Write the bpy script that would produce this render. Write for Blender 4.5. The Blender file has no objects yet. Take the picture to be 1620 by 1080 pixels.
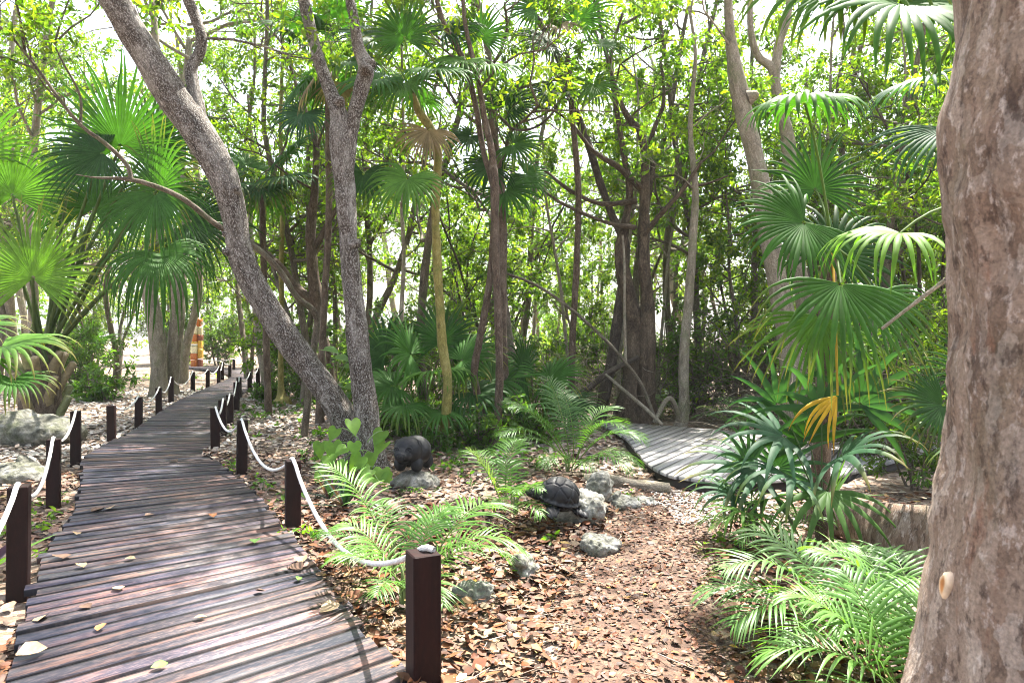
import bpy, bmesh, math, random
import numpy as np
from mathutils import Vector, noise as mnoise

# ------------------------------------------------------------------ camera, sky, sun, exposure
sc = bpy.context.scene
COL = sc.collection
FPX = 1080.0                 # focal length in photo pixels (24 mm on 36 mm)
CAM_H = 1.6
HOR = 530.0                  # horizon row in the photo
cam_d = bpy.data.cameras.new("camera")
cam = bpy.data.objects.new("camera", cam_d)
COL.objects.link(cam)
cam.location = (0, 0, CAM_H)
cam.rotation_euler = (math.radians(90), 0, 0)
cam_d.lens = 24.0
cam_d.sensor_width = 36.0
cam_d.shift_y = -(540 - HOR) / 1620.0
cam_d.clip_start = 0.05
cam_d.clip_end = 3000
cam_d.dof.use_dof = True
cam_d.dof.focus_distance = 6.0
cam_d.dof.aperture_fstop = 6.3
sc.camera = cam

SUN_EL, SUN_AZ = math.radians(61), math.radians(32)     # azimuth clockwise from +Y
world = bpy.data.worlds.new("World")
sc.world = world
world.use_nodes = True
wn = world.node_tree
bg = wn.nodes["Background"]
sky = wn.nodes.new("ShaderNodeTexSky")
sky.sky_type = 'NISHITA'
sky.sun_disc = False
sky.sun_elevation = SUN_EL
sky.sun_rotation = SUN_AZ
sky.air_density = 1.0
sky.dust_density = 4.0
sky.ozone_density = 1.0
hs = wn.nodes.new("ShaderNodeHueSaturation")          # a whiter, hazier sky than the clear-air model
hs.inputs["Saturation"].default_value = 0.6
wn.links.new(sky.outputs[0], hs.inputs["Color"])
wn.links.new(hs.outputs[0], bg.inputs[0])
bg.inputs[1].default_value = 0.15

sun_d = bpy.data.lights.new("sun", 'SUN')
sun = bpy.data.objects.new("sun", sun_d)
COL.objects.link(sun)
sun_d.energy = 5.0
sun_d.angle = math.radians(0.53)
sun_d.color = (1.0, 0.95, 0.86)
sdir = Vector((math.sin(SUN_AZ) * math.cos(SUN_EL), math.cos(SUN_AZ) * math.cos(SUN_EL), math.sin(SUN_EL)))
sun.rotation_euler = sdir.to_track_quat('Z', 'Y').to_euler()
sun.location = sdir * 60

sc.view_settings.view_transform = 'Standard'
sc.view_settings.look = 'None'
sc.view_settings.exposure = 2.3
sc.view_settings.gamma = 1.0
sc.render.engine = 'CYCLES'
sc.cycles.max_bounces = 8
sc.cycles.diffuse_bounces = 4
sc.cycles.glossy_bounces = 2
sc.cycles.transmission_bounces = 4
sc.cycles.caustics_reflective = False
sc.cycles.caustics_refractive = False
sc.cycles.sample_clamp_indirect = 8.0
sc.cycles.filter_width = 1.0
sc.cycles.use_denoising = True
sc.cycles.denoising_prefilter = 'ACCURATE'
sc.cycles.denoiser = 'OPENIMAGEDENOISE'
sc.cycles.denoising_input_passes = 'RGB_ALBEDO_NORMAL'

# ------------------------------------------------------------------ helpers
def V(*a):
    return np.array(a, dtype=float)

def P(px, py, d):
    """photo pixel + true distance in front of the camera -> point in the place"""
    return V((px - 810) / FPX * d, d, CAM_H - (py - HOR) / FPX * d)

GZ = -0.08
def GD(py, z=GZ):
    return (CAM_H - z) * FPX / (py - HOR)

def unit(v):
    v = np.asarray(v, float)
    return v / (np.linalg.norm(v, axis=-1, keepdims=True) + 1e-12)

class MB:
    """collects vertices, faces and per-vertex tint / bark coordinates; builds ONE mesh object"""
    def __init__(s):
        s.v, s.f4, s.f3, s.c, s.b, s.n = [], [], [], [], [], 0
    def add(s, v, f4=None, f3=None, col=None, bark=None):
        v = np.asarray(v, float).reshape(-1, 3)
        if f4 is not None and len(f4): s.f4.append(np.asarray(f4, int).reshape(-1, 4) + s.n)
        if f3 is not None and len(f3): s.f3.append(np.asarray(f3, int).reshape(-1, 3) + s.n)
        s.v.append(v)
        c = np.ones((len(v), 3)) if col is None else np.broadcast_to(np.asarray(col, float), (len(v), 3))
        s.c.append(c)
        s.b.append(v.copy() if bark is None else np.asarray(bark, float).reshape(-1, 3))
        s.n += len(v)
    def mesh(s, name, mat, smooth=False, org=None):
        v = np.concatenate(s.v) if s.v else np.zeros((0, 3))
        if org is not None: v = v - np.asarray(org)[None]
        q = np.concatenate(s.f4) if s.f4 else np.zeros((0, 4), int)
        t = np.concatenate(s.f3) if s.f3 else np.zeros((0, 3), int)
        me = bpy.data.meshes.new(name)
        me.vertices.add(len(v))
        me.vertices.foreach_set("co", v.astype(np.float32).ravel())
        loops = np.concatenate([q.ravel(), t.ravel()]).astype(np.int32)
        me.loops.add(len(loops))
        me.loops.foreach_set("vertex_index", loops)
        tot = np.concatenate([np.full(len(q), 4), np.full(len(t), 3)]).astype(np.int32)
        st = np.concatenate([[0], np.cumsum(tot)[:-1]]).astype(np.int32) if len(tot) else np.zeros(0, np.int32)
        me.polygons.add(len(tot))
        me.polygons.foreach_set("loop_start", st)
        me.update(calc_edges=True)
        if smooth:
            me.polygons.foreach_set("use_smooth", np.ones(len(tot), bool))
        a = me.attributes.new("tint", 'FLOAT_COLOR', 'POINT')
        c4 = np.ones((len(v), 4)); c4[:, :3] = np.concatenate(s.c) if s.c else 1
        a.data.foreach_set("color", c4.astype(np.float32).ravel())
        a = me.attributes.new("bark", 'FLOAT_VECTOR', 'POINT')
        a.data.foreach_set("vector", np.concatenate(s.b).astype(np.float32).ravel() if s.b else np.zeros(0, np.float32))
        me.materials.append(mat)
        me.validate()
        return me
    def build(s, name, mat, parent=None, smooth=False, org=None):
        if parent is not None and org is None: org = parent.location
        o = bpy.data.objects.new(name, s.mesh(name, mat, smooth, org))
        COL.objects.link(o)
        if parent is not None: o.parent = parent
        elif org is not None: o.location = org
        return o

def thing(name, label, cat, loc=(0, 0, 0), group=None):
    o = bpy.data.objects.new(name, None)
    COL.objects.link(o)
    o.location = tuple(loc)
    o.empty_display_size = 0.1
    o['label'] = label; o['category'] = cat
    if group: o['group'] = group
    return o

def tag(o, label, cat, group=None):
    o['label'] = label; o['category'] = cat
    if group: o['group'] = group
    return o

def kids(o):
    return [c for c in bpy.data.objects if c.parent == o]

KID = {}
def dup(root, loc, rz=0.0, scale=1.0, label=None, group=None):
    """copy a thing with copies of its parts (and their parts); the meshes are shared"""
    r = root.copy(); COL.objects.link(r)
    r.location = tuple(loc); r.rotation_euler = (0, 0, rz); r.scale = (scale,) * 3 if np.isscalar(scale) else tuple(scale)
    if label: r['label'] = label
    if group: r['group'] = group
    if root.name not in KID: KID[root.name] = [(c, kids(c)) for c in kids(root)]
    for c, gs in KID[root.name]:
        cc = c.copy(); COL.objects.link(cc); cc.parent = r
        for g in gs:
            gg = g.copy(); COL.objects.link(gg); gg.parent = cc
    return r

def from_bm(name, bm, mat, parent=None, smooth=True, loc=None):
    me = bpy.data.meshes.new(name); bm.to_mesh(me); bm.free()
    if smooth: me.polygons.foreach_set("use_smooth", np.ones(len(me.polygons), bool))
    me.materials.append(mat)
    o = bpy.data.objects.new(name, me); COL.objects.link(o)
    if parent is not None: o.parent = parent
    if loc is not None: o.location = tuple(loc)
    return o

# ------------------------------------------------------------------ materials
def mat_new(name):
    m = bpy.data.materials.new(name); m.use_nodes = True
    return m, m.node_tree, m.node_tree.nodes["Principled BSDF"]

def nd(nt, t, **k):
    n = nt.nodes.new(t)
    for a, b in k.items():
        if a.startswith("i_"):
            key = a[2:]
            n.inputs[int(key) if key.isdigit() else key.replace("_", " ")].default_value = b
        else: setattr(n, a, b)
    return n

def attr(nt, name):
    return nd(nt, "ShaderNodeAttribute", attribute_name=name)

def mapping(nt, src, scale, loc=(0, 0, 0)):
    m = nd(nt, "ShaderNodeMapping")
    m.inputs["Scale"].default_value = scale; m.inputs["Location"].default_value = loc
    nt.links.new(src, m.inputs["Vector"])
    return m.outputs[0]

def tex(nt, vec, scale, detail=6, rough=0.6, dist=0.0):
    n = nd(nt, "ShaderNodeTexNoise", i_Scale=scale, i_Detail=detail, i_Roughness=rough, i_Distortion=dist)
    if vec is not None: nt.links.new(vec, n.inputs["Vector"])
    return n.outputs["Fac"]

def ramp(nt, fac, stops):
    r = nd(nt, "ShaderNodeValToRGB")
    e = r.color_ramp.elements
    while len(e) < len(stops): e.new(0.5)
    for el, (p, c) in zip(e, stops):
        el.position = p; el.color = (*c, 1) if len(c) == 3 else c
    nt.links.new(fac, r.inputs[0])
    return r.outputs[0]

def mix(nt, fac, a, b, mode='MIX'):
    m = nd(nt, "ShaderNodeMix", data_type='RGBA', blend_type=mode)
    for idx, x in ((0, fac), (6, a), (7, b)):
        if isinstance(x, (int, float)): m.inputs[idx].default_value = x
        elif isinstance(x, tuple): m.inputs[idx].default_value = (*x, 1)
        else: nt.links.new(x, m.inputs[idx])
    return m.outputs[2]

def bump(nt, h, strength=0.5, dist=0.02, normal=None):
    b = nd(nt, "ShaderNodeBump", i_Strength=strength, i_Distance=dist)
    nt.links.new(h, b.inputs["Height"])
    if normal is not None: nt.links.new(normal, b.inputs["Normal"])
    return b.outputs[0]

def bark_mat(name, dark, mid, pale, fleck=0.5, scale=1.0, bumpd=0.03, rust=None, moss=None, crackamt=0.45):
    m, nt, b = mat_new(name)
    co = attr(nt, "bark").outputs["Vector"]
    v1 = mapping(nt, co, (scale, scale, scale * 0.35))
    n1 = tex(nt, v1, 14, 8, 0.65, 0.6)
    n2 = tex(nt, mapping(nt, co, (scale, scale, scale * 0.6)), 75, 5, 0.65)
    n3 = tex(nt, mapping(nt, co, (scale, scale, scale * 0.6)), 3.2, 4, 0.6)
    vo = nd(nt, "ShaderNodeTexVoronoi", feature='DISTANCE_TO_EDGE', i_Scale=44.0 * scale)
    wob = nd(nt, "ShaderNodeTexNoise", i_Scale=22.0 * scale, i_Detail=4.0)
    nt.links.new(co, wob.inputs["Vector"])
    va = nd(nt, "ShaderNodeVectorMath", operation='MULTIPLY_ADD')
    nt.links.new(wob.outputs["Color"], va.inputs[0]); va.inputs[1].default_value = (0.05, 0.05, 0.10); nt.links.new(co, va.inputs[2])
    nt.links.new(mapping(nt, va.outputs[0], (1, 1, 0.42)), vo.inputs["Vector"])
    crack = ramp(nt, vo.outputs["Distance"], [(0.0, (0, 0, 0)), (0.22, (1, 1, 1))])
    c = ramp(nt, n1, [(0.30, dark), (0.52, mid), (0.75, pale)])
    c = mix(nt, ramp(nt, n2, [(0.50, (0, 0, 0)), (0.60, (fleck,) * 3)]), c, pale)
    c = mix(nt, ramp(nt, n3, [(0.48, (0, 0, 0)), (0.70, (0.38,) * 3)]), c, pale)
    if rust is not None:
        n4 = tex(nt, mapping(nt, co, (scale, scale, scale * 0.4), (7, 3, 1)), 5.0, 5, 0.65)
        c = mix(nt, ramp(nt, n4, [(0.56, (0, 0, 0)), (0.66, (0.75,) * 3)]), c, rust)
    if moss is not None:
        n5 = tex(nt, mapping(nt, co, (scale, scale, scale * 0.7), (1, 9, 4)), 4.0, 5, 0.65)
        c = mix(nt, ramp(nt, n5, [(0.5, (0, 0, 0)), (0.66, (0.7,) * 3)]), c, moss)
    c = mix(nt, crackamt, c, mix(nt, crack, tuple(x * 0.35 for x in dark), c))
    nt.links.new(c, b.inputs["Base Color"])
    b.inputs["Roughness"].default_value = 0.85
    b.inputs["Specular IOR Level"].default_value = 0.3
    h = mix(nt, crackamt * 0.6, n1, crack)
    h = mix(nt, 0.3, h, n2)
    nt.links.new(bump(nt, h, 0.9, bumpd), b.inputs["Normal"])
    return m

def leaf_mat(name, trans=0.4, rough=0.42, spec=0.5, tcol=(1.25, 1.35, 0.45)):
    m, nt, b = mat_new(name)
    c = attr(nt, "tint").outputs["Color"]
    n = tex(nt, attr(nt, "bark").outputs["Vector"], 9.0, 3, 0.6)
    c2 = mix(nt, 0.5, c, mix(nt, 1.0, c, ramp(nt, n, [(0.3, (0.55, 0.6, 0.5)), (0.7, (1.35, 1.3, 1.3))]), 'MULTIPLY'))
    nt.links.new(c2, b.inputs["Base Color"])
    b.inputs["Roughness"].default_value = rough
    b.inputs["Specular IOR Level"].default_value = spec
    t = nd(nt, "ShaderNodeBsdfTranslucent")
    nt.links.new(mix(nt, 1.0, c2, tcol, 'MULTIPLY'), t.inputs["Color"])
    ms = nd(nt, "ShaderNodeMixShader", i_0=trans)
    nt.links.new(b.outputs[0], ms.inputs[1]); nt.links.new(t.outputs[0], ms.inputs[2])
    nt.links.new(ms.outputs[0], nt.nodes["Material Output"].inputs[0])
    return m

def tint_mat(name, rough=0.8, spec=0.3, nscale=30.0, lo=0.6, hi=1.3, bstr=0.0):
    m, nt, b = mat_new(name)
    c = attr(nt, "tint").outputs["Color"]
    n = tex(nt, attr(nt, "bark").outputs["Vector"], nscale, 4, 0.6)
    nt.links.new(mix(nt, 1.0, c, ramp(nt, n, [(0.3, (lo,) * 3), (0.7, (hi,) * 3)]), 'MULTIPLY'), b.inputs["Base Color"])
    b.inputs["Roughness"].default_value = rough
    b.inputs["Specular IOR Level"].default_value = spec
    if bstr: nt.links.new(bump(nt, n, bstr, 0.01), b.inputs["Normal"])
    return m

def deck_mat(name, warm, cool, worn, rough=0.45, spec=0.5, coolamt=0.5, edges=0.0):
    m, nt, b = mat_new(name)
    co0 = attr(nt, "bark").outputs["Vector"]
    co = mapping(nt, co0, (1, 1, 0.0 if edges else 1.0))
    ti = attr(nt, "tint").outputs["Color"]
    s1 = tex(nt, mapping(nt, co, (1.5, 9, 1)), 1.5, 6, 0.62, 0.5)
    s2 = tex(nt, mapping(nt, co, (5, 90, 1)), 1.2, 6, 0.7)
    s3 = tex(nt, mapping(nt, co, (7, 22, 1)), 3.0, 5, 0.65)
    c = mix(nt, ramp(nt, s1, [(0.40, (0, 0, 0)), (0.50, (coolamt * 1.7,) * 3)]), warm, cool)
    c = mix(nt, ramp(nt, s3, [(0.48, (0, 0, 0)), (0.66, (0.55,) * 3)]), c, worn)
    c = mix(nt, 1.0, c, ramp(nt, s2, [(0.3, (0.85,) * 3), (0.68, (1.1,) * 3)]), 'MULTIPLY')
    c = mix(nt, 1.0, c, ti, 'MULTIPLY')
    if edges:       # shade of the gaps painted in with grime and mould along both board edges
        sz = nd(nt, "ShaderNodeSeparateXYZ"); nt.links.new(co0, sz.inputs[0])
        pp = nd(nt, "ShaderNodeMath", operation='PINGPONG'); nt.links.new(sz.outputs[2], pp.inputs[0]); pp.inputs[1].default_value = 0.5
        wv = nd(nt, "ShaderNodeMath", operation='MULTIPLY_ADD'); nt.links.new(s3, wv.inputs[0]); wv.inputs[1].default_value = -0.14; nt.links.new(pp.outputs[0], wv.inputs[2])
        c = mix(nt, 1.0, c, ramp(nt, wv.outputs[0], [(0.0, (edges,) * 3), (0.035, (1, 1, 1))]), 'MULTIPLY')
    nt.links.new(c, b.inputs["Base Color"])
    b.inputs["Specular IOR Level"].default_value = spec
    rr = ramp(nt, s1, [(0.3, (rough + 0.15,) * 3), (0.6, (rough,) * 3)])
    nt.links.new(rr, b.inputs["Roughness"])
    nt.links.new(bump(nt, mix(nt, 0.4, s2, s3), 0.25, 0.004), b.inputs["Normal"])
    return m

def stone_mat(name, lo, mid, hi, stain, scale=6.0, bstr=0.9, bd=0.02, rough=0.85):
    m, nt, b = mat_new(name)
    co = nd(nt, "ShaderNodeTexCoord").outputs["Object"]
    n1 = tex(nt, co, scale, 8, 0.65, 0.3)
    n2 = tex(nt, co, scale * 5, 6, 0.7)
    n3 = tex(nt, mapping(nt, co, (1, 1, 1), (3, 5, 2)), scale * 0.6, 5, 0.6)
    c = ramp(nt, n1, [(0.32, lo), (0.5, mid), (0.68, hi)])
    c = mix(nt, ramp(nt, n3, [(0.48, (0, 0, 0)), (0.66, (0.7,) * 3)]), c, stain)
    c = mix(nt, 1.0, c, ramp(nt, n2, [(0.3, (0.6,) * 3), (0.65, (1.2,) * 3)]), 'MULTIPLY')
    nt.links.new(c, b.inputs["Base Color"])
    b.inputs["Roughness"].default_value = rough
    b.inputs["Specular IOR Level"].default_value = 0.25
    nt.links.new(bump(nt, mix(nt, 0.4, n1, n2), bstr, bd), b.inputs["Normal"])
    return m

M = {}
M['bark_grey'] = bark_mat("grey_lichen_bark", (0.018, 0.012, 0.009), (0.085, 0.064, 0.050), (0.42, 0.395, 0.36), 0.8, 1.0, 0.035)
M['bark_yellow'] = bark_mat("yellow_green_bark", (0.10, 0.08, 0.02), (0.26, 0.22, 0.055), (0.38, 0.34, 0.14), 0.3, 1.6, 0.008, moss=(0.13, 0.15, 0.03))
M['bark_brown'] = bark_mat("red_brown_bark", (0.025, 0.016, 0.010), (0.095, 0.062, 0.042), (0.25, 0.20, 0.15), 0.35, 1.4, 0.015)
M['bark_dark'] = bark_mat("dark_bark", (0.018, 0.013, 0.010), (0.06, 0.045, 0.033), (0.16, 0.13, 0.10), 0.3, 1.2, 0.02)
M['bark_pale'] = bark_mat("pale_bark", (0.09, 0.075, 0.055), (0.24, 0.20, 0.145), (0.42, 0.38, 0.30), 0.4, 1.2, 0.012, moss=(0.16, 0.17, 0.08))
def near_bark():
    m, nt, b = mat_new("mottled_pink_bark")
    co = attr(nt, "bark").outputs["Vector"]
    wob = nd(nt, "ShaderNodeTexNoise", i_Scale=14.0, i_Detail=4.0); nt.links.new(co, wob.inputs["Vector"])
    va = nd(nt, "ShaderNodeVectorMath", operation='MULTIPLY_ADD')
    nt.links.new(wob.outputs["Color"], va.inputs[0]); va.inputs[1].default_value = (0.07, 0.07, 0.14); nt.links.new(co, va.inputs[2])
    vo = nd(nt, "ShaderNodeTexVoronoi", feature='F1', i_Scale=24.0); nt.links.new(mapping(nt, va.outputs[0], (1, 1, 0.45)), vo.inputs["Vector"])
    sp = nd(nt, "ShaderNodeSeparateColor"); nt.links.new(vo.outputs["Color"], sp.inputs[0])
    n1 = tex(nt, mapping(nt, co, (1, 1, 0.3)), 9, 7, 0.65, 0.5)
    n2 = tex(nt, mapping(nt, co, (1, 1, 0.6)), 38, 6, 0.7)
    n3 = tex(nt, mapping(nt, co, (1, 1, 0.5), (4, 2, 7)), 5, 5, 0.6)
    n4 = tex(nt, mapping(nt, co, (1, 1, 0.35), (9, 1, 3)), 11, 5, 0.65)
    n5 = tex(nt, co, 110, 4, 0.7)
    c = ramp(nt, n1, [(0.30, (0.06, 0.042, 0.032)), (0.46, (0.20, 0.138, 0.098)), (0.66, (0.33, 0.255, 0.195))])
    c = mix(nt, 0.45, c, ramp(nt, sp.outputs[0], [(0.0, (0.07, 0.045, 0.033)), (0.4, (0.18, 0.12, 0.09)), (0.75, (0.26, 0.20, 0.16)), (1.0, (0.36, 0.31, 0.27))]))
    c = mix(nt, ramp(nt, n2, [(0.55, (0, 0, 0)), (0.63, (0.5,) * 3)]), c, (0.50, 0.43, 0.38))
    c = mix(nt, ramp(nt, n3, [(0.52, (0, 0, 0)), (0.68, (0.6,) * 3)]), c, (0.105, 0.090, 0.055))
    c = mix(nt, ramp(nt, n4, [(0.62, (0, 0, 0)), (0.71, (0.55,) * 3)]), c, (0.19, 0.085, 0.05))
    n6 = tex(nt, mapping(nt, co, (1, 1, 0.55), (2, 8, 5)), 30, 6, 0.7)
    c = mix(nt, ramp(nt, n6, [(0.54, (0, 0, 0)), (0.62, (0.75,) * 3)]), c, (0.055, 0.036, 0.028))
    c = mix(nt, 1.0, c, ramp(nt, n5, [(0.3, (0.6,) * 3), (0.65, (1.25,) * 3)]), 'MULTIPLY')
    nt.links.new(c, b.inputs["Base Color"])
    b.inputs["Roughness"].default_value = 0.9; b.inputs["Specular IOR Level"].default_value = 0.2
    h = mix(nt, 0.4, mix(nt, 0.5, n1, sp.outputs[0]), n2)
    nt.links.new(bump(nt, h, 0.9, 0.02), b.inputs["Normal"])
    return m
M['bark_near'] = near_bark()
M['bark_mid'] = bark_mat("wood_bark", (0.03, 0.022, 0.016), (0.115, 0.088, 0.062), (0.27, 0.235, 0.18), 0.45, 1.2, 0.015, moss=(0.09, 0.10, 0.045))
M['bark_hollow'] = bark_mat("fig_root_bark", (0.018, 0.012, 0.008), (0.075, 0.052, 0.034), (0.19, 0.145, 0.10), 0.25, 0.7, 0.03)
M['leaf'] = leaf_mat("broad_leaf", 0.56, 0.45, 0.3, (2.0, 2.1, 0.42))
M['palm'] = leaf_mat("palm_leaf", 0.32, 0.55, 0.10, (1.5, 1.9, 0.4))
M['frond'] = leaf_mat("feather_leaf", 0.42, 0.42, 0.35, (1.6, 1.85, 0.42))
M['litter'] = tint_mat("dead_leaf", 0.62, 0.35, 22.0, 0.6, 1.35)
M['stem'] = tint_mat("green_stem", 0.55, 0.4, 18.0, 0.65, 1.25)
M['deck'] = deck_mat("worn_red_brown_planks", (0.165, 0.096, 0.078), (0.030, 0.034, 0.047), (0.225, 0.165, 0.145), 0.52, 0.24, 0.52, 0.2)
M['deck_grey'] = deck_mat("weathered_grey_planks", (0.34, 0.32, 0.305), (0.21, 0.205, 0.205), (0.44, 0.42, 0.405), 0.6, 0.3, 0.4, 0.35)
M['post'] = deck_mat("dark_oiled_post", (0.017, 0.0055, 0.0045), (0.008, 0.0035, 0.0035), (0.024, 0.009, 0.0075), 0.5, 0.16, 0.4)
M['fascia'] = deck_mat("dark_fascia", (0.03, 0.02, 0.016), (0.018, 0.013, 0.011), (0.04, 0.028, 0.022), 0.6, 0.3, 0.4)
M['basalt'] = stone_mat("black_carved_stone", (0.006, 0.0065, 0.008), (0.011, 0.0115, 0.0135), (0.022, 0.023, 0.026), (0.009, 0.0095, 0.011), 12, 0.5, 0.006, 0.55)
M['lime'] = stone_mat("weathered_limestone", (0.075, 0.073, 0.058), (0.24, 0.235, 0.205), (0.50, 0.49, 0.45), (0.085, 0.09, 0.055), 7, 1.0, 0.04)
M['mossrock'] = stone_mat("mossy_grey_rock", (0.035, 0.035, 0.026), (0.13, 0.127, 0.105), (0.32, 0.31, 0.28), (0.075, 0.085, 0.035), 6, 1.0, 0.04)

def rope_mat():
    m, nt, b = mat_new("white_rope")
    co = attr(nt, "bark").outputs["Vector"]
    w = nd(nt, "ShaderNodeTexWave", wave_type='BANDS', bands_direction='DIAGONAL', i_Scale=22.0, i_Distortion=0.6)
    nt.links.new(mapping(nt, co, (8, 8, 1)), w.inputs["Vector"])
    n = tex(nt, co, 12, 4)
    nt.links.new(mix(nt, 1.0, (0.80, 0.785, 0.75), ramp(nt, n, [(0.3, (0.78,) * 3), (0.7, (1.05,) * 3)]), 'MULTIPLY'), b.inputs["Base Color"])
    b.inputs["Roughness"].default_value = 0.8
    nt.links.new(bump(nt, w.outputs["Fac"], 0.5, 0.006), b.inputs["Normal"])
    return m
M['rope'] = rope_mat()

def ground_mat(name, cols, scale=1.0, bd=0.03):
    m, nt, b = mat_new(name)
    co = nd(nt, "ShaderNodeTexCoord").outputs["Object"]
    vo = nd(nt, "ShaderNodeTexVoronoi", feature='F1', i_Scale=17.0 * scale, i_Randomness=1.0)
    wob = nd(nt, "ShaderNodeTexNoise", i_Scale=9.0 * scale, i_Detail=3.0)
    nt.links.new(co, wob.inputs["Vector"])
    va = nd(nt, "ShaderNodeVectorMath", operation='MULTIPLY_ADD')
    nt.links.new(wob.outputs["Color"], va.inputs[0]); va.inputs[1].default_value = (0.10, 0.10, 0.0); nt.links.new(co, va.inputs[2])
    nt.links.new(va.outputs[0], vo.inputs["Vector"])
    sep = nd(nt, "ShaderNodeSeparateColor"); nt.links.new(vo.outputs["Color"], sep.inputs[0])
    c = ramp(nt, sep.outputs[0], [(i / (len(cols) - 1), k) for i, k in enumerate(cols)])
    big = tex(nt, co, 0.8, 4, 0.6)
    c = mix(nt, 1.0, c, ramp(nt, big, [(0.3, (0.65, 0.62, 0.58)), (0.7, (1.2, 1.2, 1.2))]), 'MULTIPLY')
    fine = tex(nt, co, 60 * scale, 5, 0.7)
    c = mix(nt, 1.0, c, ramp(nt, fine, [(0.3, (0.55,) * 3), (0.65, (1.2,) * 3)]), 'MULTIPLY')
    nt.links.new(c, b.inputs["Base Color"])
    b.inputs["Roughness"].default_value = 0.9
    nt.links.new(bump(nt, mix(nt, 0.4, vo.outputs["Distance"], fine), 0.9, bd), b.inputs["Normal"])
    return m
M['ground'] = ground_mat("leaf_strewn_soil", [(0.05, 0.032, 0.022), (0.19, 0.115, 0.07), (0.33, 0.25, 0.18), (0.12, 0.065, 0.04), (0.42, 0.36, 0.29)])
M['path'] = ground_mat("trodden_leaf_mould", [(0.05, 0.028, 0.019), (0.115, 0.062, 0.038), (0.08, 0.043, 0.027), (0.17, 0.105, 0.068), (0.10, 0.055, 0.034)], 2.0, 0.012)

# ------------------------------------------------------------------ the boardwalk's line (left edge, right edge) in metres
EDGE = np.array([
    (-0.20, -0.5, 1.03, 0.5), (-1.07, 1.0, 0.16, 2.02), (-2.33, 3.14, -1.08, 4.25), (-2.92, 4.14, -1.60, 5.15), (-3.47, 5.1, -2.10, 6.05),
    (-4.10, 6.4, -2.80, 7.25), (-4.85, 7.7, -3.42, 8.2), (-5.65, 9.05, -4.20, 9.4), (-6.40, 11.5, -4.95, 11.6), (-7.2, 13.8, -5.75, 13.6),
    (-8.1, 16.5, -6.7, 16.3), (-9.05, 19.9, -7.65, 19.6), (-9.95, 23.3, -8.55, 23.2), (-10.75, 26.0, -9.3, 26.2), (-12.3, 29.0, -11.1, 29.9),
    (-15.0, 32.5, -14.0, 33.6), (-18.5, 35.0, -17.8, 36.4)])

def catmull(pts, sub):
    pts = np.asarray(pts, float)
    p = np.vstack([2 * pts[0] - pts[1], pts, 2 * pts[-1] - pts[-2]])
    out = []
    for i in range(1, len(p) - 2):
        t = np.linspace(0, 1, sub, endpoint=False)[:, None]
        a, b, c, d = p[i - 1], p[i], p[i + 1], p[i + 2]
        out.append(0.5 * (2 * b + (c - a) * t + (2 * a - 5 * b + 4 * c - d) * t ** 2 + (3 * b - a - 3 * c + d) * t ** 3))
    out.append(p[-2][None])
    return np.vstack(out)

EDS = catmull(EDGE, 30)
MID = (EDS[:, :2] + EDS[:, 2:]) / 2
SEG = np.linalg.norm(np.diff(MID, axis=0), axis=1)
ARC = np.concatenate([[0], np.cumsum(SEG)])
_t = unit(np.gradient(MID, axis=0))
HALF = np.abs((EDS[:, 2] - EDS[:, 0]) * _t[:, 1] - (EDS[:, 3] - EDS[:, 1]) * _t[:, 0]) / 2

def deck_dist(xy):
    """distance beyond the boardwalk's edge (negative on it)"""
    xy = np.atleast_2d(xy)
    out = np.empty(len(xy))
    for i in range(0, len(xy), 4000):
        d = np.linalg.norm(xy[i:i + 4000, None] - MID[None, ::4], axis=2)
        k = d.argmin(1)
        out[i:i + 4000] = d[np.arange(len(k)), k] - HALF[::4][k]
    return out

PLAT = [(1.54, 12.3), (1.72, 10.6), (1.69, 9.3), (1.66, 8.5), (1.70, 7.95), (1.84, 7.58), (2.25, 7.37), (3.04, 7.47), (3.8, 7.75), (6.4, 10.0), (6.2, 10.4), (5.0, 10.6), (4.07, 10.9), (3.1, 11.6), (2.1, 12.2)]
def in_poly(xy, poly):
    xy = np.atleast_2d(xy); x, y = xy[:, 0], xy[:, 1]
    r = np.zeros(len(xy), bool)
    n = len(poly)
    for i in range(n):
        (x1, y1), (x2, y2) = poly[i], poly[(i + 1) % n]
        c = ((y1 > y) != (y2 > y)) & (x < (x2 - x1) * (y - y1) / (y2 - y1 + 1e-12) + x1)
        r ^= c
    return r

def gh(x, y):
    """ground height"""
    x = np.asarray(x, float); y = np.asarray(y, float)
    h = 0.022 * np.sin(1.7 * x + 0.9 * y) + 0.018 * np.sin(2.9 * x - 2.1 * y + 1.3) + 0.012 * np.sin(5.3 * y + 4.1 * x + 0.4) + 0.02 * np.sin(0.6 * y - 0.4 * x)
    h = np.where(y > 40, h * 0.2, h)
    # the planted bed round the carvings is a little higher
    h = h + 0.09 * np.exp(-((x + 0.2) ** 2 / 1.6 + (y - 6.9) ** 2 / 1.9))
    return GZ + h

def gz(x, y):
    return float(gh(x, y))

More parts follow.
